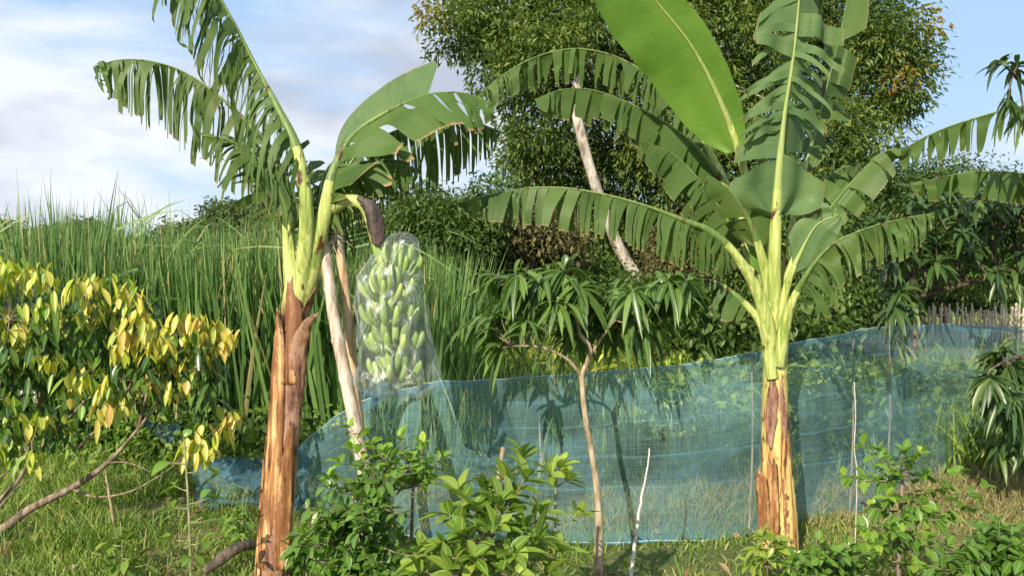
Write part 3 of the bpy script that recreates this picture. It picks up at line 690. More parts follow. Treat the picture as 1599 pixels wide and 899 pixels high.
# ---- bamboo props
def bamboo(label, pts, rad, mat, nodes, group='bamboo props leaning under the bunch'):
    p = catmull(pts, 90); ln = np.linspace(0, 1, 90); mb = MB()
    rr = np.interp(ln, np.linspace(0, 1, len(rad)), rad)
    for k in range(nodes):
        rr = rr * (1 + .17 * np.exp(-((ln - (k + .6 + RNG.normal() * .06) / nodes) / .007) ** 2))
    mb.tube(p, rr, 16)
    return tag(mb.build('bamboo_pole', M[mat], None, loc=p[0]), label, 'bamboo pole', group)
bamboo('thick greyish bamboo pole leaning just right of the left banana plant', [G(604, 3.55), P(580, 790, 3.60), P(560, 690, 3.66), P(540, 590, 3.72), P(521, 490, 3.77), P(509, 402, 3.82), P(502, 350, 3.86)], [.033, .033, .031, .029, .025], 'bamboo', 8)
bamboo('thin tan bamboo pole crossing behind the thick grey one', [G(582, 4.05), P(562, 680, 3.98), P(553, 600, 3.92), P(543, 490, 3.88), P(530, 390, 3.86), P(522, 336, 3.86)], [.030, .028, .027, .025, .022], 'bamboo_tan', 8)
tw = MB(); a0 = P(526, 366, 3.86)
hel = [a0 + np.array((math.cos(t_) * .034, math.sin(t_) * .034, -.006 * t_ / 2 + .02)) for t_ in np.linspace(0, 26, 150)]
tw.tube(np.array(hel), .004, 5)
for k in range(7):
    e = a0 + np.array((RNG.normal() * .03, -.04, -.05 - .05 * RNG.random())); tw.tube(bezier(a0 + np.array((0, -.034, 0)), a0 + np.array((RNG.normal() * .03, -.06, 0)), e, 6), [.003, .0015], 4)
M['twine'] = barkmat('pale_twine', (.35, .3, .24), (.55, .48, .4), (.7, .64, .55), (90, 90, 90))
tag(tw.build('twine', M['twine'], None, loc=a0), 'frayed pale twine tied round the top of the tan bamboo pole', 'twine')

# ---- right banana plant
DR = 4.2
rb = thing('banana_plant', 'banana plant with yellow trunk and wide spreading leaves standing before the blue net', 'banana plant', G(1217, DR))
stem(rb, Q([(1219, 880), (1217, 800), (1214, 720), (1211, 640), (1210, 580), (1210, 520), (1209, 470)], DR), [.088, .086, .083, .076, .066, .062, .062, .05], 'stem_right')
sheath_flap(rb, Q([(1196, 868, 4.10), (1193, 810, 4.09), (1189, 760, 4.08), (1187, 738, 4.08)]), [.03, .03, .03, .028], 'sheath_orange', (-.4, -1, 0), .5, 'stub of an orange dry sheath on the left foot of the trunk')
sheath_flap(rb, Q([(1210, 870, 4.09), (1208, 800, 4.09), (1206, 718, 4.10)]), [.026, .03, .025], 'sheath_orange', (-.1, -1, 0), .35)
sheath_flap(rb, Q([(1236, 868, 4.12), (1232, 780, 4.12), (1224, 700, 4.13), (1219, 655, 4.14)]), [.035, .034, .03, .01], 'sheath_orange', (.4, -1, 0), .35)
sheath_flap(rb, Q([(1203, 700, 4.125), (1205, 650, 4.125), (1207, 610, 4.13), (1205, 570, 4.14)]), [.006, .03, .026, .004], 'sheath', (-.2, -1, 0), .4)
sheath_flap(rb, Q([(1228, 690, 4.125), (1225, 650, 4.125), (1221, 620, 4.13), (1222, 590, 4.14)]), [.004, .022, .02, .004], 'sheath', (.4, -1, 0), .4)
RL = lambda *a, **k: banana_leaf(rb, *a, **k)
# R1 the upright leaf in the middle
RL(Q([(1210, 560, 4.2), (1209, 470, 4.18), (1209, 400, 4.16), (1214, 300, 4.14), (1224, 190, 4.1), (1240, 80, 4.05), (1250, -20, 4.0), (1262, -130, 3.9)]),
   .30, .34, face=(.15, -1, .1), droop=(.42, .42), grav=(1.5, 1.7), strips=(13, 14), gap=.015, jit=.30, taper=.22, rad=(.042, .013), mat='blade_grey', sweep=-.05, lenvar=.25, rag=.5,
   cutlist=([0, .22, .36, .385, .41, .44, .47, .49, .52, .55, .57, .60, .62, .70, .80, .84, .88, 1], [0, .20, .28, .30, .33, .35, .37, .40, .43, .46, .48, .51, .54, .60, .63, .66, .74, .78, .86, 1]))
# R2 the big untorn bright leaf
RL(Q([(1206, 540, 4.24), (1194, 440, 4.28), (1180, 360, 4.3), (1160, 260, 4.3), (1132, 175, 4.25), (1086, 82, 4.15), (1035, 15, 4.05), (985, -40, 3.95), (930, -90, 3.85)]),
   (.30, .14) if False else (.115, .275), .44, face=(-.50, -.80, .35), droop=(-.15, .1), grav=(.6, .25), strips=(1, 1), rad=(.032, .010), mat='blade_bright', sweep=.15,
   wfun=lambda s: np.interp(s, [0, .05, .15, .3, .5, .7, .85, .95, 1], [.25, .55, .8, .95, 1.0, .98, .82, .55, .1]))
# R3 long left leaf with hanging strips
RL(Q([(1206, 560, 4.14), (1188, 470, 4.08), (1150, 400, 4.02), (1110, 362, 3.98), (1070, 345, 3.95), (1010, 322, 3.95), (940, 303, 3.98), (870, 293, 4.05), (800, 297, 4.12), (712, 318, 4.2)]),
   .25, .26, face=(.05, -.35, .95), droop=(1.1, 1.1), grav=(12, 9), strips=(64, 46), gap=.09, jit=.24, taper=.4, rag=.5, rad=(.038, .010), mat='blade', missing=.03)
# R4 upper left leaf with broad panels
RL(Q([(1205, 540, 4.3), (1185, 420, 4.5), (1150, 320, 4.6), (1100, 245, 4.6), (1050, 200, 4.55), (990, 165, 4.5), (930, 142, 4.45), (880, 140, 4.4), (834, 156, 4.35)]),
   .26, .38, face=(.1, -.35, .95), droop=(1.15, 1.15), grav=(10, 10), strips=(17, 17), gap=.05, jit=.26, taper=.22, rad=(.032, .009), mat='blade', lenvar=.35)
# R5 farthest arching leaf
RL(Q([(1204, 540, 4.36), (1180, 420, 4.7), (1130, 280, 5.0), (1060, 160, 5.1), (985, 100, 5.1), (910, 77, 5.05), (840, 88, 5.0), (775, 125, 4.95), (735, 165, 4.9)]),
   .25, .42, face=(.1, -.3, .95), droop=(1.1, 1.0), grav=(10, 9), strips=(38, 34), gap=.2, jit=.42, taper=.5, rad=(.03, .009), mat='blade', missing=.06)
# R6 low left, shaded
RL(Q([(1206, 590, 4.14), (1190, 510, 4.12), (1150, 462, 4.1), (1110, 438, 4.15), (1060, 440, 4.25), (1000, 455, 4.35), (950, 478, 4.45)]),
   .22, .30, face=(0, -.1, 1), droop=(.8, .8), grav=(8, 8), strips=(12, 12), gap=.05, jit=.2, taper=.2, rad=(.03, .009), mat='blade', lenvar=.3)
# R7 right, broad, shaded underside
RL(Q([(1214, 540, 4.22), (1226, 450, 4.24), (1252, 380, 4.25), (1300, 320, 4.25), (1345, 268, 4.22), (1385, 235, 4.2), (1420, 235, 4.15)]),
   .19, .34, face=(-.1, -.5, .85), droop=(.5, .5), grav=(6, 5), strips=(9, 9), gap=.04, jit=.3, taper=.25, rad=(.032, .008), mat='blade', lenvar=.2)
# R8 right low leaf with comb of strips
RL(Q([(1214, 570, 4.14), (1230, 490, 4.08), (1262, 425, 4.0), (1300, 382, 3.95), (1350, 358, 3.92), (1400, 344, 3.9), (1460, 332, 3.88)]),
   .24, .28, face=(-.25, -.6, .75), droop=(.8, 1.0), grav=(8, 9), strips=(36, 34), gap=.06, jit=.2, taper=.32, rad=(.036, .009), mat='blade', sweep=.35)
# R9 tall leaf behind, top right
RL(Q([(1212, 540, 4.26), (1224, 430, 4.35), (1246, 310, 4.45), (1285, 160, 4.5), (1315, 40, 4.5), (1335, -70, 4.45)]),
   .19, .42, face=(-.75, -.6, .2), droop=(.6, .7), grav=(2.5, 3), strips=(9, 10), gap=.04, jit=.35, taper=.25, rad=(.022, .005), mat='blade', lenvar=.3)
# R10 short broad leaf
RL(Q([(1212, 540, 4.16), (1228, 450, 4.1), (1250, 395, 4.06), (1275, 352, 4.02), (1310, 335, 3.98)]),
   .13, .5, face=(-.3, -.9, .3), droop=(.0, .2), grav=(1.5, 1.5), strips=(1, 3), rad=(.026, .008), mat='blade_grey')
# R11 shaded leaves under the big one
RL(Q([(1206, 540, 4.28), (1180, 430, 4.4), (1140, 350, 4.45), (1095, 285, 4.45), (1050, 240, 4.45), (1000, 220, 4.4)]),
   .24, .36, face=(-.1, -.4, .9), droop=(1.0, 1.0), grav=(8, 8), strips=(12, 12), gap=.03, jit=.18, taper=.15, rad=(.026, .008), mat='blade', lenvar=.3)
RL(Q([(1208, 540, 4.22), (1196, 430, 4.18), (1172, 350, 4.12), (1140, 300, 4.08), (1105, 272, 4.05)]),
   .15, .5, face=(-.3, -.6, .6), droop=(.3, .5), grav=(3, 3), strips=(3, 4), gap=.03, jit=.2, rad=(.036, .012), mat='blade')
RL(Q([(1214, 540, 4.3), (1228, 440, 4.5), (1250, 350, 4.7), (1290, 280, 4.8), (1340, 250, 4.8)]),
   .24, .45, face=(-.1, -.4, .9), droop=(1.0, 1.0), grav=(8, 8), strips=(12, 12), gap=.04, jit=.2, taper=.2, rad=(.026, .008), mat='blade', lenvar=.3)
# R12 rolled new leaf behind the middle stalk
RL(Q([(1208, 520, 4.24), (1200, 430, 4.26), (1196, 370, 4.28), (1190, 310, 4.28)]),
   .10, .4, face=(.3, -1, 0), droop=(.3, .3), grav=(.3, .3), strips=(1, 1), rad=(.02, .006), mat='blade_bright')
# fill the upright leaf's torn side panels
RL(Q([(1210, 520, 4.28), (1212, 400, 4.36), (1222, 280, 4.38), (1240, 160, 4.32), (1262, 60, 4.3), (1290, -50, 4.25)]),
   .24, .40, face=(.2, -.9, .3), droop=(.8, .8), grav=(4, 4), strips=(16, 16), gap=.05, jit=.5, taper=.3, rad=(.02, .008), mat='blade', lenvar=.4)

# ---- a third banana plant, its trunk beyond the right edge of the picture
tb_ = thing('banana_plant', 'banana plant beyond the right edge, two tattered leaves reaching in above the dark mango tree', 'banana plant', G(1760, 5.3))
stem(tb_, [G(1760, 5.3), P(1755, 560, 5.3), P(1750, 420, 5.3)], [.095, .085, .055], 'stem_right')
banana_leaf(tb_, Q([(1752, 480, 5.3), (1735, 330, 5.2), (1690, 215, 5.15), (1640, 172, 5.1), (1590, 168, 5.1), (1530, 183, 5.1), (1470, 203, 5.1), (1420, 228, 5.1), (1375, 262, 5.1)]),
            .26, .30, face=(.0, -.5, .85), droop=(1.0, .9), grav=(9, 9), strips=(34, 30), gap=.3, jit=.3, taper=.5, rad=(.04, .012), missing=.12, mat='blade')
banana_leaf(tb_, Q([(1752, 480, 5.2), (1720, 370, 5.0), (1660, 290, 4.9), (1600, 272, 4.85), (1530, 268, 4.8), (1475, 276, 4.8), (1420, 292, 4.8)]),
            .22, .30, face=(.0, -.5, .85), droop=(1.0, .9), grav=(6, 6), strips=(16, 16), gap=.12, jit=.28, taper=.35, rad=(.04, .011), missing=.08, mat='blade')
banana_leaf(tb_, Q([(1755, 480, 5.35), (1765, 340, 5.4), (1800, 200, 5.5), (1880, 120, 5.6), (1960, 150, 5.7)]),
            .26, .30, face=(.0, -.3, .95), droop=(.8, .8), grav=(5, 5), strips=(16, 16), gap=.12, jit=.28, taper=.35, rad=(.04, .011), mat='blade')

# ------------------------------------------------------------------ the blue net fence
def net_mat(name, dens, col):
    m, t = newmat(name); lk = t.links.new
    uvn = nd(t, 'ShaderNodeUVMap', uv_map='uv')
    # long faint pulls of the weave, and irregular folds
    m1 = nd(t, 'ShaderNodeMapping'); m1.inputs['Scale'].default_value = (2.2, 130, 1); lk(uvn.outputs[0], m1.inputs[0])
    n1 = nd(t, 'ShaderNodeTexNoise'); n1.inputs['Scale'].default_value = 1; n1.inputs['Detail'].default_value = 4; lk(m1.outputs[0], n1.inputs['Vector'])
    m2 = nd(t, 'ShaderNodeMapping'); m2.inputs['Scale'].default_value = (150, 4, 1); lk(uvn.outputs[0], m2.inputs[0])
    n2 = nd(t, 'ShaderNodeTexNoise'); n2.inputs['Scale'].default_value = 1; n2.inputs['Detail'].default_value = 3; lk(m2.outputs[0], n2.inputs['Vector'])
    m3 = nd(t, 'ShaderNodeMapping'); m3.inputs['Scale'].default_value = (1.3, 2.6, 1); lk(uvn.outputs[0], m3.inputs[0])
    n3 = nd(t, 'ShaderNodeTexNoise'); n3.inputs['Scale'].default_value = 1; n3.inputs['Detail'].default_value = 5; n3.inputs['Distortion'].default_value = .8; lk(m3.outputs[0], n3.inputs['Vector'])
    a = nd(t, 'ShaderNodeMath', operation='MULTIPLY_ADD'); lk(n1.outputs['Fac'], a.inputs[0]); a.inputs[1].default_value = .55; a.inputs[2].default_value = -.275
    b = nd(t, 'ShaderNodeMath', operation='MULTIPLY_ADD'); lk(n2.outputs['Fac'], b.inputs[0]); b.inputs[1].default_value = .45; lk(a.outputs[0], b.inputs[2])
    c = nd(t, 'ShaderNodeMath', operation='MULTIPLY_ADD'); lk(n3.outputs['Fac'], c.inputs[0]); c.inputs[1].default_value = .75; lk(b.outputs[0], c.inputs[2])
    d = nd(t, 'ShaderNodeMath', operation='ADD', use_clamp=True); lk(c.outputs[0], d.inputs[0]); d.inputs[1].default_value = dens - .60
    # selvedge: denser blue at the hems (v = 0 and 1) and along sewn lines
    sx = nd(t, 'ShaderNodeSeparateXYZ'); lk(uvn.outputs[0], sx.inputs[0])
    w1 = ramp(t, [(0, (.38,) * 3), (.018, (.30,) * 3), (.05, (.10,) * 3), (.09, (0,) * 3), (.338, (0,) * 3), (.345, (.34,) * 3), (.352, (0,) * 3), (.518, (0,) * 3), (.525, (.28,) * 3), (.532, (0,) * 3),
                  (.698, (0,) * 3), (.705, (.28,) * 3), (.712, (0,) * 3), (.838, (0,) * 3), (.845, (.26,) * 3), (.852, (0,) * 3), (.975, (0,) * 3), (.985, (.25,) * 3)])
    nw = nd(t, 'ShaderNodeTexNoise'); nw.inputs['Scale'].default_value = 1.7; lk(uvn.outputs[0], nw.inputs['Vector'])
    vw = nd(t, 'ShaderNodeMath', operation='MULTIPLY_ADD'); lk(nw.outputs['Fac'], vw.inputs[0]); vw.inputs[1].default_value = .10; vw.inputs[2].default_value = -.05
    vv = nd(t, 'ShaderNodeMath', operation='ADD'); lk(vw.outputs[0], vv.inputs[0]); lk(sx.outputs[1], vv.inputs[1])
    mixv = nd(t, 'ShaderNodeMath', operation='ADD'); lk(vv.outputs[0], w1.inputs[0])
    lk(d.outputs[0], mixv.inputs[0]); lk(w1.outputs[0], mixv.inputs[1])
    mn = nd(t, 'ShaderNodeMath', operation='MINIMUM'); lk(mixv.outputs[0], mn.inputs[0]); mn.inputs[1].default_value = .93
    rp = ramp(t, [(.2, col), (.62, (col[0] * .55, col[1] * .75, col[2] * .95))]); lk(mixv.outputs[0], rp.inputs[0])
    df = nd(t, 'ShaderNodeBsdfDiffuse'); lk(rp.outputs[0], df.inputs[0])
    tl = nd(t, 'ShaderNodeBsdfTranslucent'); lk(rp.outputs[0], tl.inputs[0])
    ms = nd(t, 'ShaderNodeMixShader'); ms.inputs[0].default_value = .3; lk(df.outputs[0], ms.inputs[1]); lk(tl.outputs[0], ms.inputs[2])
    tp = nd(t, 'ShaderNodeBsdfTransparent')
    m5 = nd(t, 'ShaderNodeMixShader'); lk(mn.outputs[0], m5.inputs[0]); lk(tp.outputs[0], m5.inputs[1]); lk(ms.outputs[0], m5.inputs[2])
    o = nd(t, 'ShaderNodeOutputMaterial'); lk(m5.outputs[0], o.inputs[0]); return m
M['net'] = net_mat('blue_netting', .30, (.31, .53, .56))
M['net_dense'] = net_mat('bunched_blue_netting', .55, (.15, .27, .34))
M['rope'] = barkmat('pale_cord', (.25, .42, .5), (.4, .58, .66), (.55, .7, .76), (60, 60, 60))
# columns of the net: px, top y, bottom y
cols_ = [(470, 694, 800), (520, 650, 815), (560, 622, 835), (620, 604, 846), (680, 591, 852), (780, 588, 856), (900, 583, 860), (1000, 573, 860), (1060, 565, 860), (1120, 556, 856),
         (1170, 545, 850), (1250, 528, 838), (1320, 519, 822), (1400, 507, 792), (1480, 502, 764), (1560, 508, 740), (1640, 512, 722), (1720, 516, 708)]
npts = 260
cx_ = np.linspace(470, 1720, npts)
ct = np.interp(cx_, [c[0] for c in cols_], [c[1] for c in cols_]); cb = np.interp(cx_, [c[0] for c in cols_], [c[2] for c in cols_])
k_ = np.ones(9) / 9
cb = np.convolve(np.pad(cb, 4, 'edge'), k_, 'valid')
dd = 1.5 * F / (cb - 430)
toprow = np.array([P(a, b, d) for a, b, d in zip(cx_, ct, dd)]); botrow = np.array([P(a, b, d) for a, b, d in zip(cx_, cb, dd)])
botrow[:, 2] = np.maximum(botrow[:, 2], .01)
leng = np.r_[0, np.cumsum(np.linalg.norm(np.diff(toprow, axis=0), axis=1))]
nv = 26; rows = []
for k in range(nv):
    v = k / (nv - 1); r_ = botrow * (1 - v) + toprow * v
    for i in range(npts):
        s = leng[i]
        off = mnoise.noise(Vector((s * 1.1, v * 1.2, 3))) * .10 + mnoise.noise(Vector((s * 5 + v * 2, v * 2.2, 9))) * .032 + mnoise.noise(Vector((s * 13 + v * 5, v * 4, 5))) * .011
        r_[i, 1] += off * (1 - .75 * abs(2 * v - 1) ** 3) + (.06 * (1 - v) ** 3)
        r_[i, 2] += -.012 * math.sin(math.pi * v) + (.02 * mnoise.noise(Vector((s * 2.2, 0, 1))) if k == 0 else 0)
        r_[i, 2] -= v ** 2 * (.022 * abs(math.sin(s * 1.55)) + .010 * mnoise.noise(Vector((s * 6, 2, 4))))
    rows.append(r_)
rows = np.array(rows)
ii, jj = np.meshgrid(np.arange(nv - 1), np.arange(npts - 1), indexing='ij'); q = (ii * npts + jj).ravel()
nf = thing('net_fence', 'long translucent blue net fence stretched behind the banana plants', 'net fence', botrow[120] * np.array((1, 1, 0)))
nm = MB(); nm.add(rows.reshape(-1, 3), np.stack([q, q + 1, q + npts + 1, q + npts], 1), np.stack([np.tile(leng, nv), np.repeat(np.linspace(0, 1, nv), npts)], 1))
nm.build('netting', M['net'], nf)
rp_ = MB(); rp_.tube(rows[-1] + np.array((0, 0, .002)), .0022, 5); rp_.build('top_cord', M['rope'], nf)
rp_ = MB(); rp_.tube(rows[0] + np.array((0, -.004, .012)), .0028, 5); rp_.build('bottom_cord', M['rope'], nf)
for px_, hh in ((1174, 1.12), (1335, 1.2), (1392, 1.25), (1590, 1.3)):
    i_ = int(np.argmin(abs(cx_ - px_))); b_ = botrow[i_] * np.array((1, 1, 0)) + np.array((0, .07, 0))
    sm = MB(); tz = toprow[i_][2] + .015
    sm.tube(catmull([b_, b_ + np.array((.02, 0, tz * .5)), b_ + np.array((.004, -.02, tz))], 12), [.007, .005], 7); sm.build('stake', M['bark_tan'], nf)
# bunched left end of the net, sagging onto the grass
def net_piece(pts_top, pts_bot, name, lab=None, wr=.05, mat='net_dense'):
    a = catmull([P(*p) for p in pts_top], 60); b = catmull([P(*p) for p in pts_bot], 60); rws = []
    for k in range(16):
        v = k / 15; r_ = b * (1 - v) + a * v
        for i in range(60):
            r_[i, 1] += wr * mnoise.noise(Vector((i * .09, v * 3, 2.5))) + .3 * wr * math.sin(v * 14 + i * .1); r_[i, 2] += wr * .3 * mnoise.noise(Vector((i * .15, v * 2, 7)))
        rws.append(r_)
    mb = MB(); ii, jj = np.meshgrid(np.arange(15), np.arange(59), indexing='ij'); q = (ii * 60 + jj).ravel()
    mb.add(np.array(rws).reshape(-1, 3), np.stack([q, q + 1, q + 61, q + 60], 1), np.stack([np.tile(np.linspace(0, 1, 60), 16), np.repeat(np.linspace(.1, .95, 16), 60)], 1))
    o = mb.build(name, M[mat], nf)
    if lab: o['label'] = lab
net_piece([(328, 716, 5.05), (380, 714, 5.1), (430, 715, 5.1), (480, 690, 5.05)], [(345, 752, 5.0), (395, 770, 5.0), (440, 790, 4.98), (485, 800, 5.0)], 'netting', 'bunched deep blue end of the net')
net_piece([(312, 770, 5.0), (352, 778, 5.0), (400, 768, 5.0), (450, 760, 5.0)], [(306, 800, 5.05), (350, 803, 5.0), (400, 796, 5.0), (450, 800, 5.0)], 'netting', 'lower fold of the net lying on the grass')
net_piece([(300, 722, 5.2), (330, 720, 5.2), (370, 725, 5.15)], [(308, 798, 5.15), (350, 796, 5.15), (400, 790, 5.1)], 'netting', None, .04, 'net')
net_piece([(222, 656, 5.1), (245, 660, 5.1), (280, 662, 5.1)], [(252, 690, 5.05), (262, 694, 5.05), (274, 684, 5.05)], 'netting', 'small blue corner of net caught in the bush', .03)
net_piece([(560, 610, 4.75), (590, 597, 4.72), (615, 600, 4.72)], [(545, 655, 4.8), (575, 640, 4.75), (600, 625, 4.72)], 'netting', 'brighter blue fold of the net below the bag', .03)
# a bare cord hanging in front of the net at the right
hc = MB(); hc.tube(catmull([P(1334, 596, 4.3), P(1336, 650, 4.3), P(1334, 700, 4.31), P(1338, 742, 4.32), G(1338, 4.34)], 40), .0028, 6)
tag(hc.build('thin_stake', M['stick_white'], None, loc=G(1338, 4.34)), 'hair thin pale upright stake before the net, right of the yellow trunk', 'stake')

# ------------------------------------------------------------------ sticks
def stick(label, pts, rad, mat, name='stick'):
    mb = MB(); p = catmull(pts, 30); p = p + RNG.normal(size=p.shape) * .0012; mb.tube(p, rad, 9)
    return tag(mb.build(name, M[mat], None, loc=pts[0]), label, 'stick')
stick('pale bleached leaning stick right of the slim sapling trunk', [G(972, 3.6), P(985, 895, 3.7), P(996, 810, 3.74), P(1010, 735, 3.78), P(1014, 700, 3.8)], [.010, .009, .006, .003], 'stick_white')
stick('short brown stake standing in the broad leaved foreground bush', [G(752, 2.9), P(768, 800, 2.95), P(777, 750, 2.97), P(786, 698, 3.0)], [.011, .010, .009], 'bark_tan')
stick('stub of brown stake beside the thick bamboo foot', [G(542, 3.4), P(545, 830, 3.45), P(551, 760, 3.5)], [.011, .011, .010], 'bark_tan')
stick('reddish thin stem standing in the grass at left', [G(200, 4.25), P(190, 870, 4.3), P(172, 780, 4.32), P(165, 735, 4.35)], [.010, .009, .006], 'bark_tan')
fb_ = MB(); fb_.tube(catmull([P(318, 892, 3.9), P(345, 872, 3.95), P(370, 855, 4.0), P(398, 850, 4.08), P(425, 862, 4.15)], 30), [.02, .03, .028, .02, .012], 10)
tag(fb_.build('fallen_branch', M['bark_dark'], None, loc=P(345, 880, 3.72)), 'dark crooked fallen branch on the grass left of the rusty trunk', 'branch')

# ------------------------------------------------------------------ mango sapling in the middle
ms_ = thing('mango_sapling', 'slim mango sapling with crooked tan trunk and drooping leaves in front of the net', 'sapling', G(934, 3.9))
trk = catmull([G(934, 3.9), P(935, 880, 3.9), P(935, 800, 3.91), P(928, 730, 3.92), P(914, 650, 3.93), P(908, 585, 3.95)], 60)
mt = MB(); mt.tube(trk, [.025, .022, .018, .015, .014, .013], 12)
mt.tube(catmull([P(908, 587, 3.95), P(922, 545, 3.95), P(905, 520, 3.95), P(898, 480, 3.96), P(885, 440, 3.98)], 16), [.013, .006], 8)
mt.tube(catmull([P(908, 587, 3.95), P(885, 560, 3.9), P(845, 542, 3.85), P(800, 540, 3.8)], 16), [.009, .004], 8)
mt.tube(catmull([P(918, 560, 3.95), P(945, 520, 4.0), P(980, 480, 4.05), P(1030, 460, 4.1)], 16), [.009, .004], 8)
mt.build('trunk', M['bark_tan'], ms_)
bb = MB(); lv = MB()
skel = np.vstack([catmull([P(908, 587, 3.95), P(922, 545, 3.95), P(905, 520, 3.95), P(898, 480, 3.96), P(885, 440, 3.98)], 16), catmull([P(908, 587, 3.95), P(885, 560, 3.9), P(845, 542, 3.85), P(800, 540, 3.8)], 16), catmull([P(918, 560, 3.95), P(945, 520, 4.0), P(980, 480, 4.05), P(1030, 460, 4.1)], 16)])
for (a, b, d, n, L_) in [(880, 420, 3.9, 16, .2), (905, 445, 3.85, 12, .19), (845, 440, 3.95, 13, .2), (800, 455, 4.0, 11, .2), (765, 490, 3.9, 11, .18), (960, 450, 4.0, 12, .19),
                         (1010, 445, 4.1, 13, .2), (1050, 440, 4.1, 12, .2), (820, 500, 3.8, 9, .16), (900, 505, 4.05, 10, .17), (965, 490, 4.1, 11, .17), (1020, 480, 4.2, 10, .17),
                         (775, 545, 3.8, 9, .15), (740, 500, 3.95, 9, .18), (870, 470, 3.8, 11, .18), (930, 470, 4.1, 11, .18), (1070, 465, 4.2, 9, .17), (852, 395 + 30, 4.1, 9, .18)] + [(RNG.uniform(745, 1075), RNG.uniform(425, 520), RNG.uniform(3.75, 4.3), 9, .17) for _ in range(30)]:
    tip = P(a, b, d); p = branch_to(bb, skel, tip, .005, .05); ax_ = unit(p[-1] - p[-3]) + np.array((0, 0, .4))
    rosette(lv, tip, ax_, n, L_ * .85, L_ * .18, .85, 1.5, (0, 1))
    alongtwig(lv, p, 7, L_, L_ * .22, .7, .45, 5)
bb.build('branches', M['bark_brown'], ms_); lv.build('foliage', M['mango'], ms_)

# ------------------------------------------------------------------ mango tree at the right edge
mg = thing('mango_tree', 'mango tree, its leaf colour darkened for shade and dark leaf backs, overhanging the net from the right edge', 'mango tree', G(1690, 5.6))
trk = catmull([G(1690, 5.6), P(1685, 620, 5.6), P(1670, 450, 5.6), P(1650, 330, 5.6), P(1660, 200, 5.5)], 50)
mt = MB(); mt.tube(trk, [.12, .10, .085, .06, .03], 14); mt.build('trunk', M['bark_brown'], mg)
bb = MB(); lv = MB()
limbs = []
for pts in ([(1672, 460, 5.6), (1600, 420, 5.4), (1520, 440, 5.3), (1440, 462, 5.2), (1390, 470, 5.2)], [(1660, 380, 5.6), (1600, 350, 5.7), (1540, 360, 5.8), (1460, 390, 5.9), (1380, 420, 6.0)],
            [(1655, 300, 5.6), (1610, 150, 4.8), (1590, 125, 4.4), (1575, 108, 4.2)], [(1680, 600, 5.6), (1620, 560, 5.0), (1580, 560, 4.7), (1540, 580, 4.6)],
            [(1680, 640, 5.6), (1620, 650, 5.0), (1580, 660, 4.8)], [(1652, 340, 5.6), (1600, 300, 5.9), (1540, 300, 6.2)]):
    p = catmull([P(*q_) for q_ in pts], 20); limbs.append(p); bb.tube(p, [.03, .018, .007], 8)
limbs = np.vstack(limbs)
tips = [(1560, 95, 4.2, 8, .15), (1590, 100, 4.3, 8, .15), (1600, 180, 4.4, 8, .16), (1575, 160, 4.3, 5, .14)]
for k in range(95):
    a = RNG.uniform(1365, 1640); b = RNG.uniform(285, 425); tips.append((a, b, RNG.uniform(5.0, 6.2), 12, .19))
for k in range(8): tips.append((RNG.uniform(1385, 1430), RNG.uniform(435, 480), RNG.uniform(5.0, 5.6), 9, .18))
for k in range(20): tips.append((RNG.uniform(1535, 1640), RNG.uniform(545, 650), RNG.uniform(4.4, 5.0), 11, .18))
for k in range(8): tips.append((RNG.uniform(1550, 1640), RNG.uniform(640, 720), RNG.uniform(4.5, 5.0), 9, .17))
for (a, b, d, n, L_) in tips:
    tip = P(a, b, d); p = branch_to(bb, limbs, tip, .008, .05); ax_ = unit(p[-1] - p[-3]) + np.array((0, 0, .1))
    rosette(lv, tip, ax_, n, L_ * .85, L_ * .2, .7, 1.5, (0, 1))
    alongtwig(lv, p, 6, L_ * .8, L_ * .18, .6, .5, 5)
bb.build('branches', M['bark_dark'], mg); lv.build('foliage', M['mango_shaded'], mg)

# ------------------------------------------------------------------ yellow leaved bush at the left
yb = thing('yellow_leaf_bush', 'bush with hanging glossy yellow young leaves at the left edge before the reeds', 'bush', G(-120, 4.4))
main = catmull([G(-120, 4.4, 0), G(-100, 4.4, .25), P(-20, 832, 4.4), P(50, 792, 4.4), P(110, 762, 4.4), P(165, 725, 4.4), P(215, 670, 4.4), P(248, 625, 4.42)], 60)
bb = MB(); bb.tube(main, [.032, .030, .026, .022, .018, .010, .006], 10)
secs = [main]
for pts, r_ in (([(110, 762, 4.4), (150, 775, 4.35), (200, 768, 4.3), (245, 745, 4.3), (280, 720, 4.3)], .008), ([(165, 722, 4.4), (200, 722, 4.35), (240, 738, 4.3)], .006),
                ([(-60, 840, 4.4), (0, 780, 4.5), (40, 730, 4.5), (62, 640, 4.5), (60, 540, 4.5), (50, 450, 4.5)], .014), ([(62, 700, 4.5), (110, 650, 4.5), (140, 610, 4.5), (150, 540, 4.5), (140, 470, 4.5)], .010),
                ([(215, 670, 4.4), (235, 600, 4.4), (260, 560, 4.4), (290, 520, 4.4)], .009), ([(120, 700, 4.45), (180, 640, 4.5), (210, 580, 4.5), (205, 520, 4.5)], .009),
                ([(-60, 840, 4.4), (-30, 700, 4.3), (0, 600, 4.3), (15, 500, 4.3)], .012), ([(-20, 760, 4.3), (30, 720, 4.25), (50, 690, 4.2)], .006), ([(0, 790, 4.4), (30, 760, 4.4), (50, 745, 4.4)], .007)):
    p = catmull([P(*q_) for q_ in pts], 24); secs.append(p); bb.tube(p, [r_, r_ * .35], 8)
secs = np.vstack(secs[1:] + [main[30:]])
ly = MB(); lg = MB()
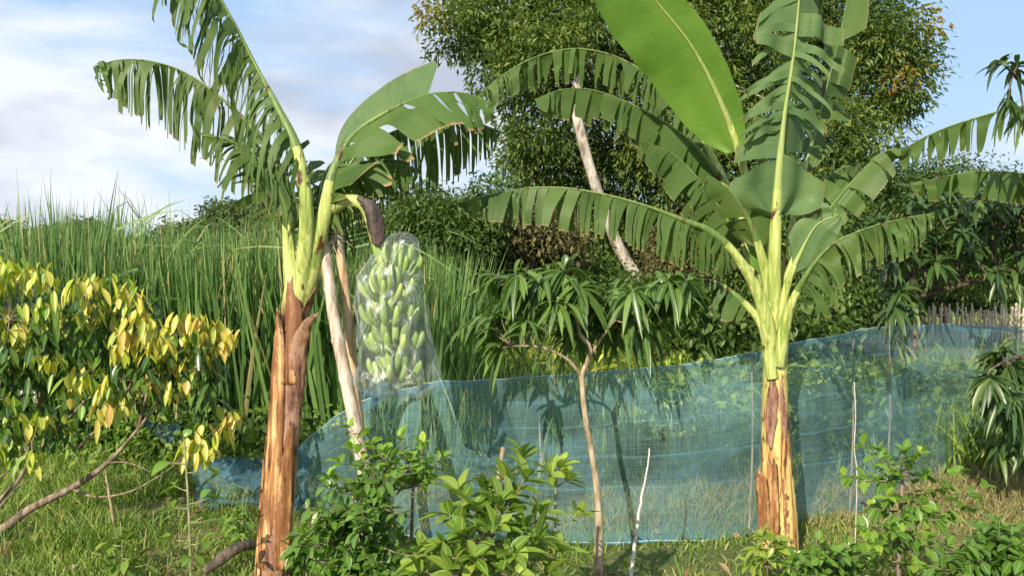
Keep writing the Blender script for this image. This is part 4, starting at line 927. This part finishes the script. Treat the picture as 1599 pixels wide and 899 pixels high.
yc = [(5, 412), (32, 414), (60, 425), (18, 440), (115, 440), (140, 435), (165, 440), (195, 445), (205, 462), (100, 470), (125, 480), (150, 478), (175, 485), (60, 475), (80, 500), (15, 478), (35, 505), (200, 515), (215, 525), (190, 540),
      (243, 525), (265, 510), (252, 550), (290, 495), (315, 500), (305, 520), (330, 515), (352, 525), (285, 540), (262, 575), (128, 578), (115, 590), (145, 585), (75, 555), (48, 560), (12, 545), (28, 548), (172, 610), (190, 618), (160, 635),
      (42, 650), (62, 652), (78, 655), (8, 690), (22, 705), (48, 708), (300, 690), (318, 700), (285, 705), (360, 645), (340, 668), (230, 500), (300, 555), (275, 600), (10, 620), (220, 488), (326, 540)]
for a, b in yc:
    d = 4.3 + RNG.normal() * .12; tip = P(a, b, d); p = branch_to(bb, secs, tip, .0035, .0)
    n = 14; th_ = RNG.random(n) * 6.28; dr = np.stack([np.cos(th_) * .42, np.sin(th_) * .42, -np.ones(n)], 1) + RNG.normal(size=(n, 3)) * .12
    nr = np.stack([np.cos(th_), np.sin(th_) - .4, np.full(n, .4)], 1)
    base_ = tip + RNG.normal(size=(n, 3)) * np.array((.045, .035, .022))
    or_ = np.clip(.32 + (a / 370) * .35 + RNG.normal(size=n) * .26 - max(0, (b - 560)) / 700, 0, 1)
    ly.leaves(base_, dr, nr, RNG.uniform(.055, .12, n), RNG.uniform(.024, .042, n), .1, .22, 5, or_, None, RNG.normal(size=n) * .05)
gcs = [(RNG.uniform(-60, 235), RNG.uniform(450, 600)) for _ in range(70)] + [(RNG.uniform(225, 345), RNG.uniform(530, 625)) for _ in range(24)] + [(RNG.uniform(-60, 110), RNG.uniform(590, 690)) for _ in range(14)] + [(RNG.uniform(-90, 30), RNG.uniform(420, 500)) for _ in range(14)]
for a, b in gcs:
    d = 4.5 + RNG.normal() * .15; tip = P(a, b, d); p = branch_to(bb, secs, tip, .003, .0, 7)
    n = 11; th_ = RNG.random(n) * 6.28; dr = np.stack([np.cos(th_) * .7, np.sin(th_) * .7, -np.ones(n) * .8], 1) + RNG.normal(size=(n, 3)) * .15
    nr = np.stack([np.cos(th_), np.sin(th_) - .3, np.full(n, .6)], 1)
    lg.leaves(tip + RNG.normal(size=(n, 3)) * .05, dr, nr, RNG.uniform(.08, .12, n), RNG.uniform(.03, .042, n), .15, .15, 4)
bb.build('branches', M['bark_brown'], yb)
o = ly.build('young_leaves', M['yellow'], yb); o['label'] = 'hanging tufts of yellow and orange young leaves'
o = lg.build('old_leaves', M['green'], yb); o['label'] = 'dark glossy green older leaves'

# ------------------------------------------------------------------ foreground bushes
def bush(name, label, cat, base, stemtop, tips, L_, W_, n, fol, bark, rl=(0, 1), droop=.3, r0=.012, t0=.2, hang=0, seg=5, fold=.2, prof=None, tipup=.5, rose=0, twigr=.004):
    rt = thing(name, label, cat, base)
    tk = catmull([base, np.asarray(base) * .5 + np.asarray(stemtop) * .5 + RNG.normal(size=3) * .015, stemtop], 40)
    bb = MB(); bb.tube(tk, [r0, r0 * .5], 9); lv = MB()
    for tp in tips:
        p = branch_to(bb, tk, tp, twigr, .12, 12)
        alongtwig(lv, p, n, L_, W_, droop, t0, seg, rl, fold, prof, hang, tipup)
        if rose: rosette(lv, tp, unit(p[-1] - p[-3]) + np.array((0, 0, .5)), rose, L_, W_, droop, 1.0, (rl[0] * .5 + rl[1] * .5, rl[1]), seg)
    bb.build('branches', bark, rt); lv.build('foliage', fol, rt)
    return rt
oval = [.05, .55, .9, 1, .85, .5, .04]
def ell(cx, cy, rx, ry, d, dd_, n):
    o = []
    for _ in range(n):
        a = RNG.random() * 6.28; r_ = math.sqrt(RNG.random()); o.append(P(cx + rx * r_ * math.cos(a), cy + ry * r_ * math.sin(a), d + dd_ * RNG.uniform(-1, 1)))
    return o
bush('citrus_bush', 'dense small leaved green bush round the feet of the bamboo poles', 'bush', G(575, 3.15), P(560, 770, 3.15),
     ell(560, 850, 110, 75, 3.1, .35, 95) + ell(500, 790, 45, 60, 3.1, .2, 18) + ell(600, 760, 60, 50, 3.15, .2, 22), .060, .030, 10, M['citrus'], M['bark_brown'], (0, .72), .25, prof=oval)
bush('citrus_bush', 'upright leafy shoots with bright tips right of the bamboo pole', 'bush', G(640, 3.3), P(645, 760, 3.3),
     [P(*a) for a in [(660, 690, 3.3), (602, 705, 3.25), (640, 715, 3.3), (690, 712, 3.35), (580, 690, 3.4), (548, 700, 3.35), (545, 662, 3.45), (570, 675, 3.5), (624, 680, 3.3), (520, 745, 3.3), (672, 745, 3.3), (612, 740, 3.2), (530, 720, 3.3)]],
     .072, .036, 9, M['citrus'], M['bark_brown'], (.2, 1), .2, prof=oval, rose=4)
bush('broad_leaf_bush', 'low bush of broad light green leaves in the bottom middle', 'bush', G(750, 2.7), P(760, 850, 2.75),
     [P(*a) for a in [(700, 800, 2.75), (738, 790, 2.8), (720, 830, 2.65), (690, 850, 2.7), (660, 862, 2.75), (770, 820, 2.65), (800, 780, 2.8), (822, 740, 2.85), (790, 740, 2.9), (815, 710, 2.9), (760, 760, 2.9), (848, 800, 2.8), (840, 840, 2.7), (870, 860, 2.75), (800, 860, 2.6), (740, 870, 2.6),
                       (700, 890, 2.6), (650, 890, 2.7), (860, 890, 2.7), (810, 895, 2.55), (780, 780, 2.75), (715, 765, 2.85)]],
     .115, .040, 7, M['jack'], M['bark_brown'], (0, .8), .25, prof=[.05, .4, .8, 1, .95, .6, .03], rose=6, r0=.016, twigr=.006, t0=.4)
bush('broad_leaf_bush', 'thin twig with upright pointed leaves left of the slim sapling trunk', 'bush', G(858, 3.0), P(868, 760, 3.05),
     [P(*a) for a in [(874, 722, 3.05), (858, 735, 3.0), (905, 800, 3.1), (888, 745, 3.05)]], .095, .032, 4, M['jack'], M['twig_green'], (.3, 1), .15, prof=[.05, .4, .8, 1, .95, .6, .03], rose=5, r0=.008, t0=.6)
bush('citrus_bush', 'open small leaved bush with brown stem in the bottom right', 'bush', G(1412, 3.3), P(1410, 740, 3.3),
     [P(*a) for a in [(1415, 700, 3.3), (1440, 705, 3.3), (1390, 735, 3.25), (1345, 690, 3.35), (1350, 745, 3.3), (1320, 742, 3.25), (1370, 700, 3.4), (1450, 740, 3.25), (1480, 760, 3.3), (1500, 735, 3.35), (1385, 775, 3.2), (1440, 790, 3.2), (1360, 790, 3.3), (1345, 820, 3.25),
                       (1470, 810, 3.2), (1500, 790, 3.3), (1530, 790, 3.35), (1540, 760, 3.4), (1400, 830, 3.15), (1450, 840, 3.2), (1370, 850, 3.2), (1410, 810, 3.15), (1480, 850, 3.3), (1355, 875, 3.25), (1430, 880, 3.2)]],
     .062, .032, 11, M['citrus'], M['bark_brown'], (.0, .95), .25, prof=oval, rose=3)
bush('citrus_bush', 'spreading low green bush along the bottom between trunk and open bush', 'bush', G(1300, 3.2), P(1300, 870, 3.2),
     ell(1300, 872, 70, 38, 3.2, .3, 46) + ell(1225, 880, 35, 25, 3.2, .2, 14), .058, .034, 9, M['citrus'], M['bark_brown'], (0, .9), .25, prof=oval)
bush('citrus_bush', 'leafy green bush filling the bottom right corner', 'bush', G(1570, 3.1), P(1560, 860, 3.1),
     ell(1560, 860, 60, 50, 3.1, .25, 44) + ell(1480, 885, 40, 20, 3.1, .2, 14), .075, .038, 8, M['citrus'], M['bark_brown'], (0, .7), .3, prof=oval)
bush('weed_plant', 'bright small weed with upright leaves at the foot of the yellow trunk', 'weed', G(1196, 3.7), P(1200, 850, 3.7),
     [P(*a) for a in [(1190, 835, 3.7), (1210, 838, 3.7), (1180, 855, 3.65), (1225, 852, 3.7), (1240, 870, 3.65), (1170, 880, 3.65), (1200, 870, 3.6)]], .085, .03, 7, M['jack'], M['twig_green'], (.4, 1), .35, rose=4, r0=.006)
bush('round_leaf_sapling', 'thin upright sapling with round drooping green leaves at lower left', 'sapling', G(296, 3.5), P(288, 690, 3.6),
     [P(*a) for a in [(320, 775, 3.55), (268, 790, 3.55), (325, 812, 3.5), (262, 838, 3.5), (318, 845, 3.5), (330, 730, 3.6), (270, 755, 3.6), (286, 680, 3.6), (300, 870, 3.45), (258, 720, 3.55)]], .085, .05, 2, M['citrus'], M['twig_green'], (.35, .8), .4, prof=oval, r0=.008, t0=.75, tipup=1.2)
bush('weed_plant', 'low leafy weed beside the reddish stem in the left grass', 'weed', G(185, 3.9), G(185, 3.9, .30),
     [P(*a) for a in [(165, 845, 3.9), (200, 840, 3.9), (210, 870, 3.85), (160, 880, 3.85), (185, 825, 3.95), (140, 860, 3.9), (230, 880, 3.85)]], .075, .045, 5, M['weed'], M['twig_green'], (.2, .8), .3, prof=oval, r0=.005)
bush('weed_plant', 'bushy weed in front of the bunched blue net at left', 'weed', G(378, 4.2), G(378, 4.2, .35),
     ell(372, 815, 28, 22, 4.2, .15, 12), .055, .025, 7, M['citrus'], M['twig_green'], (.2, .9), .3, prof=oval, r0=.005)
bush('weed_plant', 'leafy weed hugging the right foot of the rusty trunk', 'weed', G(472, 3.6), G(472, 3.6, .3),
     ell(470, 855, 22, 45, 3.6, .1, 14), .08, .04, 5, M['citrus'], M['twig_green'], (.1, .8), .3, prof=oval, r0=.006)

# ------------------------------------------------------------------ reeds, grass, ground cover
def reeds():
    mb = MB()
    n = 10000
    d = 6.4 + 3.6 * RNG.random(n) ** 1.2; px = RNG.uniform(-160, 720, n)
    keep = (px < 560) | (RNG.random(n) < .75); d, px = d[keep], px[keep]; n = len(d)
    x = (px - 799.5) / F * d
    clump = np.array([mnoise.noise(Vector((a * .9, b * .9, 0))) for a, b in zip(x, d)])
    h = 1.62 + .40 * RNG.random(n) + .32 * clump + .035 * (d - 6.4)
    h = np.where(px > 480, h * .88, h); h = np.where(px < 60, h * .9, h)
    tall = RNG.random(n) < .03; h = np.where(tall & (px < 470), h + RNG.uniform(.1, .45, n), h)
    lean = np.stack([RNG.normal(size=n) * .14 - .06, RNG.normal(size=n) * .12, np.ones(n)], 1)
    dr = np.where(RNG.random(n) < .12, RNG.uniform(.2, .6, n), 0)
    th_ = RNG.random(n) * 6.28; nr = np.stack([np.cos(th_), np.sin(th_), np.zeros(n)], 1)
    mb.leaves(np.stack([x, d, np.zeros(n)], 1), lean, nr, h, RNG.uniform(.024, .044, n), dr * .25, .1, 7, None, [.7, .95, 1, .95, .8, .6, .3, .02], -np.abs(RNG.normal(size=n)) * .06 * np.sign(np.cross(lean, nr)[:, 0]) * -1)
    # bent over blades criss-crossing the stand
    n = 170; d = RNG.uniform(6.3, 7.6, n); px = RNG.uniform(-120, 700, n); x = (px - 799.5) / F * d
    z = RNG.uniform(.5, 1.9, n); th_ = RNG.random(n) * 6.28
    dv = np.stack([np.cos(th_) * .8, np.sin(th_) * .4, RNG.uniform(-.4, .9, n)], 1)
    mb.leaves(np.stack([x, d, z], 1), dv, np.tile((0, -1, .3), (n, 1)), RNG.uniform(.35, .8, n), RNG.uniform(.012, .022, n), .25, .1, 5, RNG.uniform(.4, 1, n), [.9, 1, .8, .5, .02])
    return mb
o = tag(reeds().build('reeds', M['reed']), 'dense stand of tall green reeds behind the yellow leaved bush', 'reeds', kind='stuff')
def tallblades():
    mb = MB()
    for (a, b, c, e, w_) in [(185, 310, 235, 292 + 80, .022), (220, 345, 178, 290, .02), (205, 400, 148, 292, .02), (215, 390, 185, 318, .02), (250, 440, 222, 298, .022), (238, 400, 200, 330, .018), (285, 450, 258, 318, .02), (262, 420, 180, 285, .018), (118, 360, 92, 330, .016),
                             (56, 420, 55, 322, .018), (290, 430, 283, 318, .018), (325, 430, 318, 320, .014), (145, 430, 144, 335, .016), (360, 430, 350, 310, .014), (130, 380, 90, 332, .02), (275, 400, 244, 320, .02)]:
        p0 = P(a, b, 7.6); p1 = P(c, e, 7.5); g0 = np.array((p0[0] + .1, 7.6, 0))
        cl = catmull([g0, p0 * .5 + g0 * .5 + np.array((.03, 0, 0)), p0, p1], 14)
        T = tangents(cl); S = unit(np.cross(T, (0, 1, 0))); w = w_ * np.interp(np.linspace(0, 1, 14), [0, .7, 1], [.9, .8, .03]) * .6
        v = np.concatenate([np.stack([c_ - s_ * k, c_ + s_ * k]) for c_, s_, k in zip(cl, S, w)]); i_ = np.arange(13) * 2
        mb.add(v, np.stack([i_, i_ + 1, i_ + 3, i_ + 2], 1), None, .35)
    return mb
tag(tallblades().build('reed_tips', M['reed']), 'long reed blades rising out of the stand against the sky', 'reeds', kind='stuff')

def grass_patch(name, lab, n, xr, yr, hr, wr, mat, mask=None, seg=3, lean=.35, px=True, droop=.3):
    d = yr[0] + (yr[1] - yr[0]) * RNG.random(n) ** 1.15
    x = ((RNG.uniform(xr[0], xr[1], n) - 799.5) / F * d) if px else RNG.uniform(xr[0], xr[1], n)
    c = np.array([mnoise.noise(Vector((a * 1.6, b * 1.6, .3))) for a, b in zip(x, d)])
    k = RNG.random(n) < np.clip(.65 + 1.1 * c, .12, 1)
    if mask is not None: k &= mask(x, d)
    x, d, c = x[k], d[k], c[k]; n = len(x)
    h = (hr[0] + (hr[1] - hr[0]) * RNG.random(n)) * (1 + .6 * c)
    dv = np.stack([RNG.normal(size=n) * lean, RNG.normal(size=n) * lean, np.ones(n)], 1)
    th_ = RNG.random(n) * 6.28; nr = np.stack([np.cos(th_), np.sin(th_), np.full(n, .2)], 1)
    mb = MB(); mb.leaves(np.stack([x, d, hgt(x, d) - .005], 1), dv, nr, h, RNG.uniform(wr[0], wr[1], n), droop, .1, seg, None, [.8, 1, .7, .03])
    return tag(mb.build(name, mat), lab, 'grass', kind='stuff')
grass_patch('grass', 'short green grass around the trunks in the foreground', 95000, (-120, 1750), (2.9, 6.6), (.05, .13), (.004, .008), M['grass'], lambda x, y: ~((x > 2.2) & (RNG.random(len(x)) < .92)))
grass_patch('tall_grass', 'ankle high tufts in the lower left turf', 9000, (-120, 620), (4.2, 6.8), (.12, .30), (.004, .009), M['grass'])
grass_patch('dry_grass', 'straw coloured dry grass on the low hump at right', 36000, (1180, 1800), (3.6, 7.5), (.04, .11), (.003, .006), M['grass_dry'])
grass_patch('dry_grass', 'thin pale dry grass on the plot behind the net', 30000, (560, 1900), (4.6, 8.5), (.06, .18), (.004, .008), M['grass_dry'])
grass_patch('tall_grass', 'green weeds and rank grass growing behind the net', 20000, (540, 1900), (5.6, 12), (.25, .75), (.010, .02), M['weed'], seg=4)
grass_patch('tall_grass', 'tall green stems seen through the left half of the net', 3600, (560, 1000), (5.6, 9.0), (.7, 1.25), (.010, .018), M['reed'], seg=5, lean=.12)
grass_patch('field_grass', 'rough green field grass far behind', 22000, (-30, 30), (9, 40), (.2, .6), (.02, .05), M['grass'], px=False)
# creeping leafy cover behind the net
def cover(lab, n, pxr, dr_, zr, L_, mat):
    cl = []
    for _ in range(n):
        d = RNG.uniform(*dr_); a = RNG.uniform(*pxr); cl.append(G(a, d, RNG.uniform(*zr)))
    mb = MB(); cluster_leaves(mb, np.array(cl), 16, .35, L_, L_ * .5, seg=3, flat=.6)
    return tag(mb.build('ground_cover', mat), lab, 'ground cover', kind='stuff')
cover('leafy vines and weeds behind the middle of the net', 520, (960, 1620), (6.0, 8.4), (.05, .55), .10, M['weed'])
cover('creeping weeds behind the left part of the net', 160, (580, 980), (6.2, 8.5), (.05, .45), .08, M['weed'])
cover('tangled green undergrowth below the hedge', 640, (600, 1310), (9.5, 12), (.1, 1.2), .13, M['under'])
cover('leafy clutter at the foot of the reeds', 160, (120, 640), (5.9, 6.6), (.02, .4), .07, M['weed'])

# yellow green ferny plants above the net top
def frond_plant(lab, px, d, h, nfr, L_, mat, group):
    rt = thing('fern_plant', lab, 'fern', G(px, d), group); st = MB(); lv = MB(); b0 = G(px, d)
    for k in range(nfr):
        th_ = RNG.random() * 6.28; out_ = np.array((math.cos(th_), math.sin(th_) * .8, 0))
        p = bezier(b0, b0 + out_ * h * .18 + np.array((0, 0, h * RNG.uniform(.6, 1.0))), b0 + out_ * h * RNG.uniform(.3, .65) + np.array((0, 0, h * RNG.uniform(.75, 1.15))), 12)
        st.tube(p, [.006, .002], 4, cap=False); alongtwig(lv, p, 26, L_, L_ * .22, .35, .25, 2, (.0, 1), .1, None, .3, .3)
    st.build('stem', M['twig_green'], rt); lv.build('fronds', mat, rt)
for lab, px_, d_, h_ in [('yellow green fern clump just right of the bagged bunch', 705, 7.6, .78), ('yellow green fern clump, second to the right of the bagged bunch', 760, 7.8, .82), ('fern clump glimpsed under the left side of the mango sapling crown', 822, 7.7, .86),
                       ('fern clump directly behind the fork of the mango sapling', 880, 8.0, .92), ('fern clump glimpsed right of the sapling fork', 940, 7.9, .86), ('rightmost fern clump above the net top', 1000, 8.2, .85)]:
    frond_plant(lab, px_, d_, h_, 16, .13, M['fern'], 'yellow green ferns behind the net')

# ------------------------------------------------------------------ big tree and trees behind
def B(px, py, d, rx, ry, dep):
    c = P(px, py, d); return (c[0], c[1], c[2], rx / F * d, dep, ry / F * d)
DT = 14.0
blobs = [B(725, 45, 13.6, 60, 42, .9), B(790, 20, 14, 90, 70, 1.3), B(870, 80, 13.5, 90, 80, 1.4), B(800, 110, 13.4, 70, 50, 1.0), B(850, 200, 13.8, 70, 55, 1.1), B(830, 260, 14.2, 50, 45, .9), B(880, 260, 14.5, 60, 50, .9),
         B(960, 30, 14, 110, 90, 1.6), B(980, 170, 14.2, 90, 90, 1.4), B(1080, 60, 14.2, 110, 100, 1.6), B(1130, 200, 14.4, 90, 80, 1.4), B(1060, 250, 14, 80, 70, 1.2), B(1200, 60, 14.3, 110, 110, 1.6), B(1320, 40, 14, 90, 80, 1.3),
         B(1385, 60, 13.8, 52, 60, 1), B(1420, 110, 13.8, 38, 45, .7), B(1350, 150, 14, 70, 55, 1), B(1400, 160, 14, 40, 32, .6), B(1290, 200, 13.8, 60, 60, 1), B(1340, 240, 13.6, 55, 50, .9), B(1260, 280, 13.8, 70, 60, 1),
         B(1000, -80, 14, 200, 80, 2), B(1220, -80, 14, 160, 80, 1.8), B(820, -60, 14, 120, 60, 1.5), B(1150, 300, 14, 80, 50, 1), B(860, 330, 14.8, 70, 50, .9), B(940, 350, 15, 70, 50, .9), B(1030, 340, 15, 80, 50, .9), B(960, 270, 14.6, 60, 60, .9)]
def orange(fb): pass
bt = tree('big_tree', 'large olive green tree with pale leaning trunk towering behind the middle', 'tree', [G(1010, 12.2), P(1000, 450, 12.2), P(965, 385, 12.2), P(930, 290, 12.2), P(905, 200, 12.2), P(900, 140, 12.6), P(940, 20, 14)],
          [.13, .095, .085, .08, .072, .06, .045], blobs, 1750, 84, .40, .12, .042, M['tree'], M['bark_pale'], seg=2, sides=12, shell=.62)
ex = MB(); cluster_leaves(ex, blob_centers([B(1440, 36, 13.5, 22, 14, .3), B(1405, 120, 13.2, 16, 12, .3), B(680, 18, 13.2, 20, 12, .3)], 14, .1), 30, .35, .13, .05, seg=2)
o = ex.build('turning_leaves', M['tree_orange'], bt, smooth=False); o['label'] = 'patches of orange turning leaves at the crown edges'
tr2 = MB(); tr2.tube(catmull([P(1000, 450, DT), P(1060, 470, 14.1), P(1075, 400, 14.2), P(1095, 330, 14.2), P(1110, 230, 14.2)], 20), [.12, .10, .09, .08, .06], 10)
tr2.tube(catmull([P(905, 200, DT), P(880, 170, 13.8), P(820, 150, 13.7), P(790, 110, 13.7)], 14), [.08, .05, .03], 8)
tr2.tube(catmull([P(850, 330, 14.3), P(830, 270, 14.3), P(800, 230, 14.2), P(770, 215, 14.2)], 14), [.06, .05, .03], 8)
tr2.build('limb', M['bark_pale'], bt)

def simple_bush(name, lab, cat, px, d, parts, ncl, per, L_, W_, mat, crad=.4, group=None, seg=1, bark='bark_brown'):
    bl = [B(a, b, d + o_, rx, ry, dp) for (a, b, rx, ry, o_, dp) in parts]
    top = P(parts[0][0], parts[0][1], d)
    return tree(name, lab, cat, [G(px, d), (G(px, d) + top) / 2 + np.array((.05, 0, 0)), top], [.07, .05, .03], bl, ncl, per, crad, L_, W_, M[mat], M[bark], group, seg, .35)
simple_bush('understory_tree', 'leafy bright green small tree just right above the bagged bunch', 'tree', 680, 10.5, [(670, 350, 50, 48, 0, .8), (645, 318, 18, 24, 0, .3), (765, 300, 18, 16, 0, .3), (720, 365, 60, 50, 0, .8), (680, 400, 60, 40, 0, .7)], 375, 58, .088, .036, 'under', .35, seg=2)
simple_bush('understory_bush', 'brownish green bush under the long hanging banana leaf', 'bush', 790, 11.5, [(790, 390, 70, 50, 0, .9), (850, 370, 60, 50, 0, .8), (760, 450, 60, 45, 0, .8)], 325, 58, .088, .036, 'under_dry', .4, seg=2)
simple_bush('understory_bush', 'dense green bush behind the mango sapling crown', 'bush', 900, 11.8, [(890, 440, 80, 50, 1.2, 1), (840, 480, 70, 50, 0, .8), (960, 480, 70, 60, 0, .9)], 400, 58, .088, .036, 'under', .4, seg=2)
simple_bush('understory_bush', 'mixed dry and green bush at the foot of the big tree', 'bush', 1020, 12.3, [(1050, 410, 50, 50, .8, .9), (1080, 460, 70, 60, 0, .9), (1090, 380, 50, 50, 0, .8)], 325, 58, .088, .036, 'under_dry', .4, seg=2)
simple_bush('understory_bush', 'tall dark bush directly behind the crown of the right banana plant', 'bush', 1170, 12, [(1150, 380, 80, 70, 0, 1), (1230, 350, 70, 70, 0, 1), (1130, 470, 80, 60, 0, .9), (1240, 440, 70, 60, 0, .9)], 525, 58, .088, .036, 'under', .4, seg=2)
simple_bush('understory_bush', 'green bush between the yellow trunk and the far fence', 'bush', 1310, 12.5, [(1310, 440, 60, 50, 0, .9), (1330, 370, 60, 60, 0, .9), (1280, 480, 50, 35, 0, .8)], 375, 58, .088, .036, 'under', .4, seg=2)
simple_bush('understory_tree', 'light green tree beyond the banana leaves right of the big tree', 'tree', 1430, 15, [(1420, 310, 90, 50, 0, 1.2), (1480, 290, 70, 35, 0, 1), (1360, 300, 60, 50, 0, 1), (1540, 330, 80, 50, 0, 1), (1420, 380, 90, 50, 0, 1), (1540, 400, 90, 50, 0, 1)], 650, 58, .088, .036, 'fern' if False else 'under', .5, seg=2)
simple_bush('understory_bush', 'low hedge bush above the far bamboo fence', 'bush', 1500, 19.5, [(1420, 450, 90, 35, 0, 1), (1530, 450, 90, 35, 0, 1), (1630, 440, 70, 45, 0, 1)], 300, 30, .16, .07, 'under', .5)
# thick dim hedge behind everything in the middle
for k, (lab, a, b) in enumerate([('dark hedge section behind the bagged bunch', 560, 410), ('dark hedge section below the left part of the big tree', 720, 420), ('dark hedge section below the long hanging leaf', 880, 410), ('dark hedge section behind the right leaves of the mango sapling', 1040, 410),
                                 ('dark hedge section behind the yellow trunk top', 1200, 420), ('dark hedge section left of the far bamboo fence', 1340, 420)]):
    simple_bush('hedge', lab, 'hedge', a, 17, [(a, b, 110, 70, 0, 1.2), (a + 50, b - 40, 80, 60, .5, 1), (a - 40, b + 50, 90, 50, 0, 1)], 300, 60, .14, .06, 'under', .6, 'dark hedge behind the plot')
# far trees over the reeds
far = [('far tree at the left edge of the skyline', -10, 60, [(0, 385, 45, 35, 0, 3), (-30, 360, 40, 22, 0, 2), (25, 395, 35, 25, 0, 2)]),
       ('far rounded tree, second on the left skyline', 80, 62, [(75, 385, 25, 26, 0, 2), (60, 395, 25, 20, 0, 2)]),
       ('far tree with steep right side above the left reeds', 132, 58, [(133, 372, 20, 24, 0, 1.5), (128, 400, 26, 20, 0, 1.5)]),
       ('far low dark tree behind the tall reed tips', 200, 60, [(205, 398, 34, 20, 0, 2), (185, 402, 24, 16, 0, 2)]),
       ('far spreading tree crown left of the rusty trunk', 362, 45, [(360, 342, 28, 20, 0, 1.5), (385, 355, 35, 25, 0, 1.5), (420, 350, 30, 20, 0, 1.5)]),
       ('far bushy tree below the spreading crown', 320, 44, [(300, 380, 45, 25, 0, 2), (270, 395, 35, 20, 0, 2), (340, 385, 40, 28, 0, 2)]),
       ('far tree seen between the rusty trunk and the bamboo poles', 480, 40, [(470, 370, 60, 35, 0, 2), (520, 380, 50, 35, 0, 2)]),
       ('far tree behind the bagged bunch', 600, 40, [(590, 385, 50, 40, 0, 2), (560, 395, 40, 30, 0, 2)]),
       ('far tree behind the dark right mango tree', 1560, 50, [(1540, 380, 80, 50, 0, 3), (1460, 390, 70, 45, 0, 3), (1640, 370, 60, 50, 0, 3)])]
for lab, a, d_, parts in far:
    simple_bush('far_tree', lab, 'tree', a, d_, parts, 170, 90, .30, .17, 'far', 1.1, 'far trees on the skyline')
simple_bush('far_hedge', 'continuous far hedge behind the left reeds', 'hedge', 100, 35, [(x_, 430, 60, 22, 0, 1.5) for x_ in range(-60, 640, 80)], 700, 60, .2, .11, 'far', .9)

# ------------------------------------------------------------------ far bamboo fence
bf = thing('bamboo_fence', 'pale upright bamboo stake fence far behind the right end of the net', 'fence', G(1480, 18))
proto = MB(); proto.tube(np.array([(0, 0, 0), (.01, 0, .4), (0, 0, .8)]), [.024, .022, .018], 6)
pm = None
for k in range(88):
    a = 1335 + k * (330 / 88); g0 = G(a + RNG.normal() * 1.0, 18 + RNG.normal() * .03)
    if pm is None: o = proto.build('stake', M['fence'], None); pm = o
    else: o = pm.copy(); COL.objects.link(o)
    o.parent = bf; o.location = Vector(g0 - ORG[bf.name]); o.rotation_euler = (RNG.normal() * .04, RNG.normal() * .04, RNG.random() * 6)
    o.scale = (1, 1, RNG.uniform(.86, 1.12) * (1.35 if RNG.random() < .06 else 1))
for z in (.28, .6):
    rm = MB(); rm.tube(np.array([G(1330, 18.04, z), G(1500, 18.04, z + .01), G(1680, 18.04, z)]), .02, 6); rm.build('rail', M['fence'], bf)

lt = MB(); n = 700; d_ = RNG.uniform(3.4, 8, n); x_ = (RNG.uniform(-50, 1700, n) - 799.5) / F * d_
th_ = RNG.random(n) * 6.28
lt.leaves(np.stack([x_, d_, hgt(x_, d_) + RNG.uniform(.01, .07, n)], 1), np.stack([np.cos(th_), np.sin(th_), RNG.normal(size=n) * .3], 1), np.tile((0, 0, 1.), (n, 1)) + RNG.normal(size=(n, 3)) * .5, RNG.uniform(.04, .11, n), RNG.uniform(.02, .04, n), .1, .25, 4)
M['litter'] = leafmat('dead_leaf', [(0, (.10, .05, .025)), (.6, (.26, .16, .08)), (1, (.46, .34, .18))], .1, .7)
tag(lt.build('leaf_litter', M['litter']), 'scattered dead brown leaves lying in the grass', 'leaf litter', kind='stuff')
